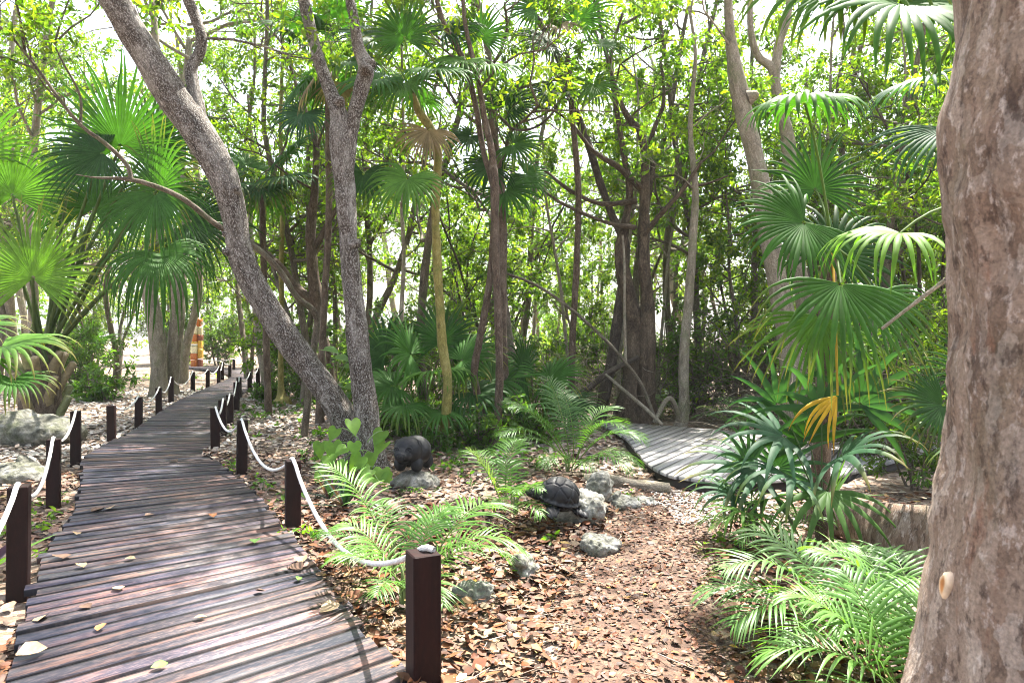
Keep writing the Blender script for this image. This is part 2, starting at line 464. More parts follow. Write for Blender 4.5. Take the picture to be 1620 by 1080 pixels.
# ------------------------------------------------------------------ ground and path
def ground():
    xs = np.unique(np.concatenate([np.linspace(-400, -40, 10), np.linspace(-40, -12, 29), np.linspace(-12, 9, 141), np.linspace(9, 40, 32), np.linspace(40, 400, 10)]))
    ys = np.unique(np.concatenate([np.linspace(-60, -3, 12), np.linspace(-3, 16, 128), np.linspace(16, 45, 60), np.linspace(45, 400, 12)]))
    X, Y = np.meshgrid(xs, ys)
    Z = gh(X, Y)
    dd = deck_dist(np.c_[X.ravel(), Y.ravel()]).reshape(X.shape)
    Z = np.where(dd < 0.25, np.minimum(Z, -0.075), Z)
    pl = in_poly(np.c_[X.ravel(), Y.ravel()], PLAT).reshape(X.shape)
    Z = np.where(pl, np.minimum(Z, -0.13), Z)
    nx, ny = len(xs), len(ys)
    i = np.arange(nx * ny).reshape(ny, nx)
    f = np.stack([i[:-1, :-1], i[:-1, 1:], i[1:, 1:], i[1:, :-1]], -1).reshape(-1, 4)
    mb = MB(); mb.add(np.c_[X.ravel(), Y.ravel(), Z.ravel()], f)
    o = mb.build("ground", M['ground'], smooth=True)
    o['kind'] = 'structure'
ground()

PATH_C = catmull([(0.50, -1.5), (0.52, 1.0), (0.62, 3.0), (0.86, 4.5), (1.35, 6.0), (1.9, 7.15)], 14)
PATH_W = np.interp(np.linspace(0, 1, len(PATH_C)), [0, 0.4, 0.7, 1], [0.60, 0.54, 0.46, 0.55])
def path_dist(xy):
    xy = np.atleast_2d(xy)
    d = np.linalg.norm(xy[:, None] - PATH_C[None], axis=2)
    k = d.argmin(1)
    return d[np.arange(len(k)), k] - PATH_W[k]

def path():
    mb = MB()
    t = unit(np.gradient(PATH_C, axis=0)); n = np.c_[t[:, 1], -t[:, 0]]
    us = np.linspace(-1, 1, 15)
    rows = []
    rng = np.random.default_rng(3)
    for k in range(len(PATH_C)):
        w = PATH_W[k] * (1 + 0.10 * math.sin(k * 1.7) + 0.06 * math.sin(k * 4.1))
        p = PATH_C[k][None] + n[k][None] * (us * w)[:, None]
        z = gh(p[:, 0], p[:, 1]) * 0.5 + GZ * 0.5
        z = gh(p[:, 0], p[:, 1]) + 0.012 * (1 - us ** 4) - 0.006
        rows.append(np.c_[p, z])
    R = np.array(rows)
    i = np.arange(R.shape[0] * R.shape[1]).reshape(R.shape[:2])
    f = np.stack([i[:-1, :-1], i[:-1, 1:], i[1:, 1:], i[1:, :-1]], -1).reshape(-1, 4)
    mb.add(R.reshape(-1, 3), f)
    o = mb.build("path", M['path'], smooth=True); o['kind'] = 'structure'
path()

# ------------------------------------------------------------------ boardwalks
def prism(mb, poly, z0, z1, bark, col):
    """horizontal polygon between two heights"""
    n = len(poly)
    top = [(x, y, z1) for x, y in poly]; bot = [(x, y, z0) for x, y in poly]
    v = top + bot
    b = list(bark) + [(u, w, o) for u, w, o in bark]
    f3 = [(0, i, i + 1) for i in range(1, n - 1)]
    f4 = [(i, n + i, n + (i + 1) % n, (i + 1) % n) for i in range(n)]
    mb.add(v, f4, f3, col, b)

def boardwalk():
    rng = np.random.default_rng(11)
    mb = MB()
    pitch = 0.142
    s = 0.0
    k = 0
    while s < ARC[-1] - pitch:
        w = pitch * (0.94 + 0.12 * rng.random())
        a0, a1 = s + 0.007, s + w - 0.007
        def edge(a):
            e = [np.interp(a, ARC, EDS[:, j]) for j in range(4)]
            return np.array(e[:2]), np.array(e[2:])
        (l0, r0), (l1, r1) = edge(a0), edge(a1)
        u = unit(r0 - l0)
        jl, jr = rng.normal(0, 0.018, 2)
        l0, l1, r0, r1 = l0 + u * jl, l1 + u * jl, r0 + u * jr, r1 + u * jr
        z = rng.normal(0, 0.0025)
        L = np.linalg.norm(r0 - l0)
        off = rng.random() * 50
        c = np.array([1, 1, 1]) * rng.uniform(0.6, 1.3) * np.array([1 + rng.normal(0, 0.05), 1, 1 + rng.normal(0, 0.05)])
        if rng.random() < 0.28: c = c * np.array([0.55, 0.62, 0.80])
        # three cross-lengths keep the plank's top gently crowned
        prism(mb, [l0, r0, r1, l1], -0.04 + z, z, [(off, k * 3.1, 0), (off + L, k * 3.1, 0), (off + L, k * 3.1 + w, 1), (off, k * 3.1 + w, 1)], c)
        s += w; k += 1
    # bearers under the boards
    for sd in (0.18, 0.82):
        for a in np.arange(0, ARC[-1] - 1.0, 1.0):
            q = []
            for aa in (a, a + 0.98):
                e = np.array([np.interp(aa, ARC, EDS[:, j]) for j in range(4)])
                c0 = e[:2] * (1 - sd) + e[2:] * sd; uu = unit(e[2:] - e[:2])
                q.append((c0 - uu * 0.04, c0 + uu * 0.04))
            prism(mb, [q[0][0], q[0][1], q[1][1], q[1][0]], -0.16, -0.045, [(a, 0, 0), (a, .08, 0), (a + 1, .08, 0), (a + 1, 0, 0)], (0.3, 0.3, 0.3))
    o = mb.build("boardwalk", M['deck']); o['kind'] = 'structure'
boardwalk()

def clip(poly, p, n):
    out = []
    for i in range(len(poly)):
        a, b = poly[i], poly[(i + 1) % len(poly)]
        da, db = np.dot(a - p, n), np.dot(b - p, n)
        if da >= 0: out.append(a)
        if da * db < 0: out.append(a + (b - a) * (da / (da - db)))
    return out

def grey_deck():
    rng = np.random.default_rng(5)
    mb = MB()
    dr = unit(V(1.75, 2.8)); nr = np.array([dr[1], -dr[0]])
    sm = catmull(PLAT + [PLAT[0]], 5)[:-1]
    poly = [np.array(p) for p in sm]
    lo = min(np.dot(p, nr) for p in poly); hi = max(np.dot(p, nr) for p in poly)
    s = lo; k = 0
    while s < hi:
        w = 0.145
        q = clip(clip(poly, nr * (s + 0.004), nr), nr * (s + w - 0.004), -nr)
        if len(q) >= 3:
            off = rng.random() * 40
            z = 0.03 + rng.normal(0, 0.002)
            c = np.array([1, 1, 1.0]) * rng.uniform(0.8, 1.15)
            prism(mb, [tuple(x) for x in q][::1], z - 0.035, z, [(off + np.dot(x, dr), k * 2.7 + np.dot(x, nr) - s, float(np.clip((np.dot(x, nr) - s - .004) / (w - .008), 0, 1))) for x in q], c)
        s += w; k += 1
    o = mb.build("boardwalk", M['deck_grey']); o['kind'] = 'structure'
    # dark edge board following the curve, set just under the planks
    fb = MB()
    pts = catmull(PLAT[1:10], 8); t = unit(np.gradient(pts, axis=0)); n = np.c_[-t[:, 1], t[:, 0]]
    ins = pts + n * 0.03; ins2 = pts + n * 0.075
    m = len(pts)
    v = np.vstack([np.c_[ins, np.full(m, -0.006)], np.c_[ins, np.full(m, -0.17)], np.c_[ins2, np.full(m, -0.006)], np.c_[ins2, np.full(m, -0.17)]])
    i = np.arange(m - 1)
    f = np.vstack([np.c_[i, i + m, i + m + 1, i + 1], np.c_[i + 2 * m, i + 2 * m + 1, i + 3 * m + 1, i + 3 * m], np.c_[i, i + 1, i + 2 * m + 1, i + 2 * m]])
    s = np.concatenate([[0], np.cumsum(np.linalg.norm(np.diff(pts, axis=0), axis=1))])
    bk = np.vstack([np.c_[s, np.full(m, a), np.zeros(m)] for a in (0, .16, 0.2, .36)])
    fb.add(v, f, None, (1, 1, 1), bk)
    fo = fb.build("edge_board", M['fascia']); fo.parent = o
grey_deck()

# ------------------------------------------------------------------ tubes, leaves, fronds
def frames(p):
    t = unit(np.gradient(p, axis=0))
    n = np.empty_like(p)
    a = np.array([1, 0, 0]) if abs(t[0, 0]) < 0.8 else np.array([0, 1, 0])
    n[0] = unit(a - t[0] * np.dot(a, t[0]))
    for i in range(1, len(p)):
        q = n[i - 1] - t[i] * np.dot(n[i - 1], t[i])
        n[i] = unit(q)
    return t, n, np.cross(t, n)

def tube(mb, pts, rad, sides=10, sub=6, rough=0.05, seed=0, cap=True, col=(1, 1, 1), lobes=None):
    pts = np.asarray(pts, float); rad = np.asarray(rad, float)
    if sub > 1 and len(pts) > 2:
        q = catmull(np.c_[pts, rad], sub); p, r = q[:, :3], np.maximum(q[:, 3], 0.002)
    else: p, r = pts, rad
    t, n, b = frames(p)
    l = np.concatenate([[0], np.cumsum(np.linalg.norm(np.diff(p, axis=0), axis=1))])
    a = np.linspace(0, 2 * math.pi, sides, endpoint=False)
    A, Lm = np.meshgrid(a, l)
    R = np.repeat(r[:, None], sides, 1)
    if rough:
        rs = np.random.default_rng(seed + 17)
        ph = rs.random(8) * 6.28
        lam = max(float(r.mean()), 0.01)
        h = (np.sin(2 * A + ph[0] + Lm / lam * 0.35) + np.sin(3 * A + ph[1] - Lm / lam * 0.5) + 0.8 * np.sin(Lm / lam * 0.9 + ph[2] + np.sin(A + ph[5])) +
             0.6 * np.sin(5 * A + Lm / lam * 1.3 + ph[3]) + 0.5 * np.sin(4 * A - Lm / lam * 2.1 + ph[4]))
        R = R * (1 + rough * h * 0.6)
    if lobes is not None: R = R * lobes(A, Lm)
    v = p[:, None] + (np.cos(A) * R)[..., None] * n[:, None] + (np.sin(A) * R)[..., None] * b[:, None]
    m = len(p)
    i = np.arange(m * sides).reshape(m, sides); j = np.roll(i, -1, 1)
    f = np.stack([i[:-1], j[:-1], j[1:], i[1:]], -1).reshape(-1, 4)
    br = np.repeat(r[:, None], sides, 1)
    bark = np.stack([np.cos(A) * br, np.sin(A) * br, Lm + seed * 3.7], -1).reshape(-1, 3)
    v = v.reshape(-1, 3)
    if cap:
        v = np.vstack([v, p[-1] + t[-1] * r[-1] * 0.35])
        bark = np.vstack([bark, [[0, 0, l[-1] + seed * 3.7]]])
        k = m * sides
        f3 = np.array([(i[-1, q], j[-1, q], k) for q in range(sides)])
    else: f3 = None
    mb.add(v, f, f3, col, bark)

def ipol(pts, t):
    pts = np.asarray(pts, float)
    l = np.concatenate([[0], np.cumsum(np.linalg.norm(np.diff(pts, axis=0), axis=1))])
    return np.array([np.interp(t * l[-1], l, pts[:, k]) for k in range(pts.shape[1])]).T

class Leaves:
    """broad leaves: six-point blades folded along the midrib"""
    def __init__(s): s.p, s.d, s.l, s.c, s.w = [], [], [], [], []
    def twig(s, pts, n, size, col, rng, wide=0.42, spread=0.9, var=0.22):
        t = rng.random(n) ** 0.8
        pos = ipol(pts, t)
        ax = unit(np.asarray(pts[-1]) - np.asarray(pts[0]))
        d = rng.normal(size=(n, 3)); d = unit(d - ax * (d @ ax)[:, None] * 0.5) * spread + ax * 0.6 + np.array([0, 0, -0.35])
        s.p.append(pos + unit(d) * size * 0.15); s.d.append(unit(d))
        s.l.append(size * rng.uniform(0.6, 1.25, n))
        s.w.append(np.full(n, wide))
        s.c.append(np.asarray(col)[None] * rng.uniform(1 - var, 1 + var, (n, 1)) * (1 + rng.normal(0, 0.05, (n, 3))))
    def to(s, mb, rng, flat=0.5):
        if not s.p: return
        p, d, L, c, w = np.vstack(s.p), np.vstack(s.d), np.concatenate(s.l), np.vstack(s.c), np.concatenate(s.w)
        n = len(p)
        up = unit(rng.normal(size=(n, 3)) * flat + np.array([0, 0, 1.0]))
        sd = unit(np.cross(d, up)); nn = np.cross(sd, d)
        W = (L * w)[:, None]; L = L[:, None]
        fold = rng.uniform(0.05, 0.3, (n, 1)); curl = rng.uniform(0.0, 0.22, (n, 1))
        v = np.stack([p, p + d * L * 0.32 + sd * W * 0.5 + nn * W * fold, p + d * L * 0.68 + sd * W * 0.40 + nn * (W * fold - L * curl * 0.4),
                      p + d * L - nn * L * curl, p + d * L * 0.68 - sd * W * 0.40 + nn * (W * fold - L * curl * 0.4), p + d * L * 0.32 - sd * W * 0.5 + nn * W * fold], 1)
        i = np.arange(n)[:, None] * 6
        f = np.vstack([i + np.array([[0, 1, 2, 3]]), i + np.array([[0, 3, 4, 5]])])
        mb.add(v.reshape(-1, 3), f, None, np.repeat(c, 6, 0))

def wander(p, d, L, n, rng, wob=0.25, trop=0.1):
    pts = [np.asarray(p, float)]; d = unit(d)
    for _ in range(n):
        d = unit(d + rng.normal(0, wob, 3) + np.array([0, 0, trop]))
        pts.append(pts[-1] + d * L / n)
    return np.array(pts)

GREENS = [(0.072, 0.140, 0.018), (0.098, 0.180, 0.020), (0.058, 0.115, 0.022), (0.130, 0.205, 0.022), (0.050, 0.098, 0.022), (0.155, 0.225, 0.026)]

def sprout(mb, lv, p, d, L, r, level, rng, leaf=0.11, nleaf=18, green=None, sides=5, nch=5, trop=0.06, wide=0.42):
    """a limb with its branches and twigs, leaves along the twigs"""
    pts = wander(p, d, L, 4 if level else 3, rng, 0.22, trop)
    rad = np.linspace(r, r * (0.45 if level else 0.3), len(pts))
    if r > 0.003: tube(mb, pts, rad, sides if r > 0.012 else 3, 3 if r > 0.02 else 1, 0.05 if r > 0.03 else 0, int(rng.integers(900)), cap=False)
    if level == 0:
        g = np.array(GREENS[int(rng.integers(len(GREENS)))] if green is None else green) * rng.uniform(0.75, 1.3)
        lv.twig(pts, nleaf, leaf, g, rng, wide)
        return
    for k in range(nch):
        t = 0.3 + 0.7 * (k + rng.random()) / nch
        q = ipol(pts, np.array([min(t, 1)]))[0]
        ax = unit(pts[-1] - pts[0])
        e = rng.normal(size=3); e = unit(e - ax * np.dot(e, ax))
        sprout(mb, lv, q, ax * 0.75 + e * 0.9, L * rng.uniform(0.42, 0.68), r * 0.5 * rng.uniform(0.7, 1.1), level - 1, rng, leaf, nleaf, green, sides, nch, trop, wide)

def fan(mb, hub, axis, up, R, nseg=38, span=300, fuse=0.45, droop=0.5, cup=0.1, col=(0.05, 0.11, 0.03), rng=None, pleat=0.35, tipcol=None, ns=9, shape=0.22, wob=0.05):
    """palmate leaf: narrow pleated segments joined near the hub, free and drooping towards their tips"""
    hub = np.asarray(hub, float); a = unit(np.asarray(axis, float)); u = np.asarray(up, float)
    u = unit(u - a * np.dot(u, a)); s = np.cross(a, u)
    sp = math.radians(span); da = sp / nseg
    ang = -sp / 2 + (np.arange(nseg) + 0.5) * da
    Lk = R * (1 - shape + shape * np.cos(ang * 0.62)) * (1 + rng.normal(0, wob, nseg))
    dirs = np.cos(ang)[:, None] * a + np.sin(ang)[:, None] * s
    side = -np.sin(ang)[:, None] * a + np.cos(ang)[:, None] * s
    t = np.linspace(0.03, 1, ns)
    pos = hub + dirs * (Lk * t[0])[:, None] + 0
    d = unit(dirs + u * cup)
    dr = droop * (1 + rng.normal(0, 0.25, nseg))
    sdj = rng.normal(0, 0.06, nseg)
    P_, Wd, N_ = [], [], []
    for k in range(ns):
        r = t[k] * Lk
        rf = fuse * Lk
        wf = rf * math.tan(da / 2) * 1.02
        w = np.where(r < rf, r * math.tan(da / 2) * 1.02, wf * np.clip(1 - ((r - rf) / (Lk - rf + 1e-9)), 0, 1) ** 0.75)
        nn = unit(np.cross(side, d)); nn = nn * np.sign((nn @ u))[:, None] if k == 0 else unit(np.cross(side, d)) * sg
        if k == 0: sg = np.sign((unit(np.cross(side, d)) @ u))[:, None]
        P_.append(pos.copy()); Wd.append(w); N_.append(nn)
        if k < ns - 1:
            f = max(0.0, t[k + 1] - fuse * 0.55) / (1 - fuse * 0.55)
            d = unit(d + np.array([0, 0, -1.0]) * (dr * f ** 1.3 * 1.6 / (ns - 1) * 3)[:, None] + side * (sdj * f)[:, None] + u * (-cup * 0.6 / (ns - 1)))
            pos = pos + d * (Lk * (t[k + 1] - t[k]))[:, None]
    P_, Wd, N_ = np.array(P_), np.array(Wd), np.array(N_)          # ns,nseg
    sd = side[None]
    l = P_ - sd * Wd[..., None]; r_ = P_ + sd * Wd[..., None]; m = P_ + N_ * (Wd * pleat)[..., None] * 2
    v = np.stack([l, m, r_], 2)                                      # ns,nseg,3,3
    v = v.transpose(1, 0, 2, 3).reshape(-1, 3)
    base = np.arange(nseg)[:, None, None] * ns * 3 + np.arange(ns - 1)[None, :, None] * 3
    f = np.concatenate([base + np.array([0, 1, 4, 3]), base + np.array([1, 2, 5, 4])], 1).reshape(-1, 4)
    c = np.asarray(col)[None] * rng.uniform(0.8, 1.2, (nseg, 1))
    c = np.repeat(c, ns * 3, 0)
    if tipcol is not None:
        tt = np.tile(np.repeat(np.clip((t - 0.55) / 0.45, 0, 1) ** 1.5, 3), nseg)[:, None]
        c = c * (1 - tt) + np.asarray(tipcol) * tt
    mb.add(v, f, None, c)

def petiole(mb, p0, p1, r=0.012, sag=0.1, col=(0.10, 0.16, 0.04), n=7):
    p0, p1 = np.asarray(p0, float), np.asarray(p1, float)
    t = np.linspace(0, 1, n)[:, None]
    L = np.linalg.norm(p1 - p0)
    pts = p0 + (p1 - p0) * t + np.array([0, 0, 1.0]) * (4 * t * (1 - t)) * L * sag
    tube(mb, pts, np.linspace(r * 1.3, r * 0.8, n), 5, 1, 0, 0, False, col)

def feather(mb, p0, az, el, L, nl=34, ll=0.28, col=(0.07, 0.15, 0.03), rng=None, arch=1.2, r=0.006, wl=0.010, vee=0.5, bare=0.22, stemcol=(0.13, 0.19, 0.05)):
    """pinnate leaf: arching rachis with two rows of narrow drooping leaflets"""
    n = 16
    d = np.array([math.sin(az) * math.cos(el), math.cos(az) * math.cos(el), math.sin(el)])
    pts = [np.asarray(p0, float)]
    tw = rng.normal(0, 0.02)
    hz = np.array([math.cos(az), -math.sin(az), 0])
    for k in range(n):
        d = unit(d + np.array([0, 0, -1]) * arch / n * (0.4 + 1.2 * k / n) + hz * tw)
        pts.append(pts[-1] + d * L / n)
    pts = np.array(pts)
    tube(mb, pts, np.linspace(r, r * 0.3, n + 1), 4, 1, 0, 0, False, stemcol)
    tt = np.linspace(bare, 0.995, nl)
    pos = ipol(pts, tt)
    tan = unit(ipol(pts, np.minimum(tt + 0.02, 1)) - ipol(pts, tt - 0.02))
    sd = unit(np.cross(tan, np.array([0, 0, 1.0]))); up = np.cross(sd, tan)
    prof = np.clip(np.sin(math.pi * np.clip((tt - bare) / (1 - bare) * 0.86 + 0.10, 0, 1)), 0.18, 1) ** 0.7
    ns = 6
    t = np.linspace(0, 1, ns)
    for sg in (-1, 1):
        fw = np.interp(tt, [bare, 1], [0.35, 1.5])[:, None]
        dd = unit(sd * sg + tan * fw + up * vee + rng.normal(0, 0.07, (nl, 3)))
        Lk = ll * prof * (1 + rng.normal(0, 0.06, nl))
        q = pos.copy(); rows = []
        W = wl * (0.6 + 0.4 * prof)
        for k in range(ns):
            w = W * np.interp(t[k], [0, 0.15, 0.55, 1], [0.35, 1, 0.9, 0.03])
            wd = unit(tan - dd * np.sum(tan * dd, 1)[:, None]); nn = np.cross(wd, dd) * sg
            rows.append(np.stack([q - wd * w[:, None], q - nn * (w * 0.35)[:, None], q + wd * w[:, None]], 1))
            if k < ns - 1:
                dd = unit(dd + np.array([0, 0, -1.0]) * rng.uniform(0.10, 0.26, (nl, 1)))
                q = q + dd * (Lk / (ns - 1))[:, None]
        v = np.stack(rows, 1).reshape(-1, 3)
        base = np.arange(nl)[:, None, None] * ns * 3 + np.arange(ns - 1)[None, :, None] * 3
        f = np.concatenate([base + np.array([0, 1, 4, 3]), base + np.array([1, 2, 5, 4])], 1).reshape(-1, 4)
        c = np.repeat(np.asarray(col)[None] * rng.uniform(0.82, 1.18, (nl, 1)), ns * 3, 0)
        mb.add(v, f, None, c)

# ------------------------------------------------------------------ posts and ropes of the boardwalk
def make_post(bx, by, zt, yaw, label, w=0.115, group="dark wooden posts along the boardwalk", zb=None):
    mb = bmesh.new()
    z0 = (gz(bx, by) - 0.25) if zb is None else zb
    bmesh.ops.create_cube(mb, size=1)
    lean = (random.Random(int(bx * 1000)).uniform(-0.012, 0.012), random.Random(int(by * 1000)).uniform(-0.012, 0.012))
    for v in mb.verts:
        up = v.co.z > 0
        v.co = Vector((v.co.x * w + (lean[0] if up else 0), v.co.y * w + (lean[1] if up else 0), (zt if up else z0)))
    bmesh.ops.bevel(mb, geom=[e for e in mb.edges], offset=0.006, segments=1, affect='EDGES')
    me_v = [tuple(v.co) for v in mb.verts]
    o = from_bm("rope_post", mb, M['post'], None, False, (bx, by, 0))
    me = o.data
    a = me.attributes.new("tint", 'FLOAT_COLOR', 'POINT')
    k = random.Random(int(bx * 777 + by * 55)).uniform(0.8, 1.25)
    a.data.foreach_set("color", np.tile([k, k, k, 1], len(me.vertices)).astype(np.float32))
    a = me.attributes.new("bark", 'FLOAT_VECTOR', 'POINT')
    co = np.array([(z, x + y * 1.0, bx) for x, y, z in me_v]); a.data.foreach_set("vector", co.astype(np.float32).ravel())
    o.rotation_euler = (0, 0, yaw)
    return tag(o, label, "post", group)

def post_px(px, yt, yb, label, yaw, w=0.115):
    d = GD(yb)
    p = P(px, yt, d)
    make_post(p[0], p[1], p[2], yaw, label, w)
    return V(p[0], p[1], p[2])

LP = [(28, 768, 942, "nearest left-hand rope post, tall and dark beside the boardwalk edge"),
      (84, 694, 798, "second left-hand rope post, in front of the flat grey rock"),
      (120, 650, 734, "third left-hand rope post, last before the gap in the rope"),
      (177, 641, 698, "left-hand rope post where the far rope begins after the gap"),
      (219, 628, 677, "second left-hand post of the far rope, reddish and sunlit"),
      (252, 613, 656, "third left-hand post of the far rope, in front of the twin pale trunks"),
      (270.5, 597, 638, "fourth left-hand post of the far rope, at the foot of the twin pale trunks"),
      (305, 588, 621, "fifth left-hand post of the far rope, just right of the twin pale trunks"),
      (328.5, 585, 614, "sixth left-hand post of the far rope, below the totem pole"),
      (346, 580, 607, "seventh left-hand post of the far rope"),
      (352, 573, 600, "small distant left-hand post tucked behind the seventh one"),
      (363.5, 577, 599, "last left-hand rope post before the boardwalk bends away")]
RP = [(670, 871, 1092, "nearest right-hand rope post with the white rope end tied on top"),
      (463, 727, 841, "second right-hand rope post, above small green seedlings"),
      (382, 664, 751, "third right-hand rope post, leaning over the leaf litter"),
      (341, 645, 718, "fourth right-hand rope post standing at the boardwalk edge"),
      (353, 632, 692, "fifth right-hand rope post, half hidden by the fourth"),
      (363.5, 624, 674, "sixth right-hand rope post, just behind the fifth"),
      (374, 604, 650, "seventh right-hand rope post where the boardwalk narrows"),
      (378.5, 597, 630, "eighth right-hand rope post, just right of the seventh"),
      (395.5, 589, 621, "ninth right-hand rope post on the far bend"),
      (408.5, 582, 615, "last right-hand rope post beside the thin leaning pale trunk")]
FP = [(370, 568, 588, "tiny far rope post standing across the bend of the boardwalk"),
      (412, 573, 593, "tiny far rope post seen just left of the thin pale trunk"),
      (428, 575, 596, "tiny far rope post seen just right of the thin pale trunk")]
YAW = 0.45
lp = [post_px(a, b, c, l, YAW if i < 3 else 0.3) for i, (a, b, c, l) in enumerate(LP)]
rp = [post_px(a, b, c, l, YAW if i < 4 else 0.25, 0.12 if i else 0.135) for i, (a, b, c, l) in enumerate(RP)]
fp = [post_px(a, b, c, l, 0.2) for a, b, c, l in FP]
make_post(-2.12, 2.5, lp[0][2], YAW, "left-hand rope post standing beside the viewer, before the nearest visible one")

def make_rope(tops, label, sags, r=0.015, tail=False):
    pts = []
    for i in range(len(tops) - 1):
        a, b = tops[i] + V(0, 0, 0.012), tops[i + 1] + V(0, 0, 0.012)
        L = np.linalg.norm(b - a); s = sags[i] if i < len(sags) else 0.10
        for t in np.linspace(0, 1, 13)[:-1]:
            e = min(1, abs(t) * 16, abs(1 - t) * 16)
            pts.append(a + (b - a) * t - V(0, 0, 4 * t * (1 - t) * s * L))
    pts.append(tops[-1] + V(0, 0, 0.012))
    mb = MB()
    if tail:    # the tied end, wound once round the post's head
        a = tops[0]
        c = [a + V(.0, .0, .014), a + V(.03, -.012, .015), a + V(.052, -.025, .012)]
        pts = c[::-1] + pts[1:]
    tube(mb, pts, np.full(len(pts), r), 8, 2, 0.03, 3, True)
    return tag(mb.build("rope", M['rope'], smooth=True, org=tops[0]), label, "rope", "white ropes of the boardwalk railing")
make_rope([V(-2.12, 2.5, lp[0][2])] + lp[:3], "white rope sagging between the three nearest left-hand posts", [0.06, 0.10, 0.07])
make_rope(lp[3:], "white rope looping from post to post along the far left side", [0.09] * 8)
make_rope(rp, "long white rope on the right side, tied to the nearest right post", [0.125, 0.11, 0.14, 0.1, 0.1, 0.07, 0.07, 0.1, 0.1], tail=True)
make_rope([V(-14.5, 31.5, fp[0][2])] + fp, "thin white rope strung between tiny posts across the far bend", [0.05] * 3)

# ------------------------------------------------------------------ the trees one can tell apart
def slim(rows, k):
    return [(a, b, d, w * k) for a, b, d, w in rows]

def stem_path(rows, d0=None):
    """rows of (px, py, depth, width px) -> points and radii"""
    p = np.array([P(a, b, d) for a, b, d, w in rows]); r = np.array([w / 2 / FPX * d for a, b, d, w in rows])
    return p, r

def hero_tree(name, label, cat, mat, stems, limbs=(), seed=1, sides=12, rough=0.07, leaf=0.11, nleaf=16, green=None, root_flare=None, level=2, sub=8, knots=()):
    """trunk from traced stems, then leafy limbs: limbs = (point, direction, length, radius)"""
    rng = np.random.default_rng(seed)
    base = stem_path(stems[0])[0][0]
    root = thing(name, label, cat, (base[0], base[1], gz(base[0], base[1])))
    tb = MB(); lb = MB(); lv = Leaves()
    for k, rows in enumerate(stems):
        p, r = stem_path(rows)
        if rows is stems[0] or rows[0][1] > 560:
            p[0, 2] = min(p[0, 2], gz(p[0, 0], p[0, 1]) - 0.06)
        tube(tb, p, r, sides, sub, rough, seed + k)
    for q, d, rr in knots:
        tube(tb, [q - unit(d) * rr * 0.6, q, q + unit(d) * rr * 0.9], [rr * 1.2, rr, rr * 0.5], 9, 3, 0.12, seed)
    for (p, d, L, r) in limbs:
        sprout(tb, lv, p, V(*d), L, r, level, rng, leaf, nleaf, green)
    tb.build("trunk", M[mat], root, True)
    if lv.p:
        lv.to(lb, rng); lb.build("crown", M['leaf'], root)
    return root

TD = 8.85
def top_limbs(x, y, z, n, rng, L=(2.0, 3.4), r=0.05, up=0.45, ring=0.4):
    out = []
    for k in range(n):
        a = 6.283 * (k + rng.random() * 0.7) / n
        out.append((V(x + rng.normal(0, ring * 0.3), y + rng.normal(0, ring * 0.3), z + rng.uniform(-0.5, 0.6)), (math.cos(a), math.sin(a), rng.uniform(up - 0.3, up + 0.4)), rng.uniform(*L), r))
    return out

r0 = np.random.default_rng(21)
# the big leaning tree
lean = [(578, 742, 8.9, 84), (560, 690, 8.9, 70), (530, 640, 8.85, 64), (500, 596, 8.8, 62), (462, 545, 8.75, 61), (425, 490, 8.7, 60), (398, 445, 8.65, 60), (378, 395, 8.6, 58), (370, 335, 8.55, 61),
        (350, 272, 8.5, 68), (312, 208, 8.45, 74), (268, 145, 8.4, 72), (222, 70, 8.3, 68), (180, 0, 8.2, 66), (130, -70, 8.1, 60), (70, -150, 8.0, 50), (20, -260, 7.9, 36), (-10, -380, 7.8, 24)]
branch = [(322, 228, 8.47, 28), (312, 165, 8.5, 30), (303, 112, 8.55, 24), (316, 82, 8.6, 24), (318, 55, 8.6, 24), (306, 20, 8.6, 23), (296, -20, 8.6, 22), (310, -120, 8.7, 18), (330, -220, 8.7, 12)]
tp = P(0, -240, 7.9); tq = P(325, -190, 8.7)
lm = [(P(297, -10, 8.6), (-.5, .4, .2), 1.6, .02), (P(318, 60, 8.6), (.8, .3, .3), 1.5, .02), (P(300, -40, 8.6), (.7, -.3, .1), 1.7, .02), (P(150, -40, 8.1), (-.8, -.1, -.1), 1.7, .03)] + top_limbs(tp[0], tp[1], tp[2], 6, r0, (2.0, 3.2), 0.06) + top_limbs(tq[0], tq[1], tq[2], 4, r0, (1.6, 2.6), 0.04)
hero_tree("leaning_tree", "thick grey tree with flaking bark leaning far to the left over the boardwalk", "tree", 'bark_grey', [slim(lean, .67), slim(branch, .72)], lm, 31, 18, 0.06, nleaf=12,
          knots=[(P(358, 398, 8.5), V(-1, -0.3, 0.3), 0.05), (P(374, 300, 8.4), V(0.3, -1, 0.3), 0.05), (P(358, 370, 8.5), V(-0.8, -0.5, 0.2), 0.05)])
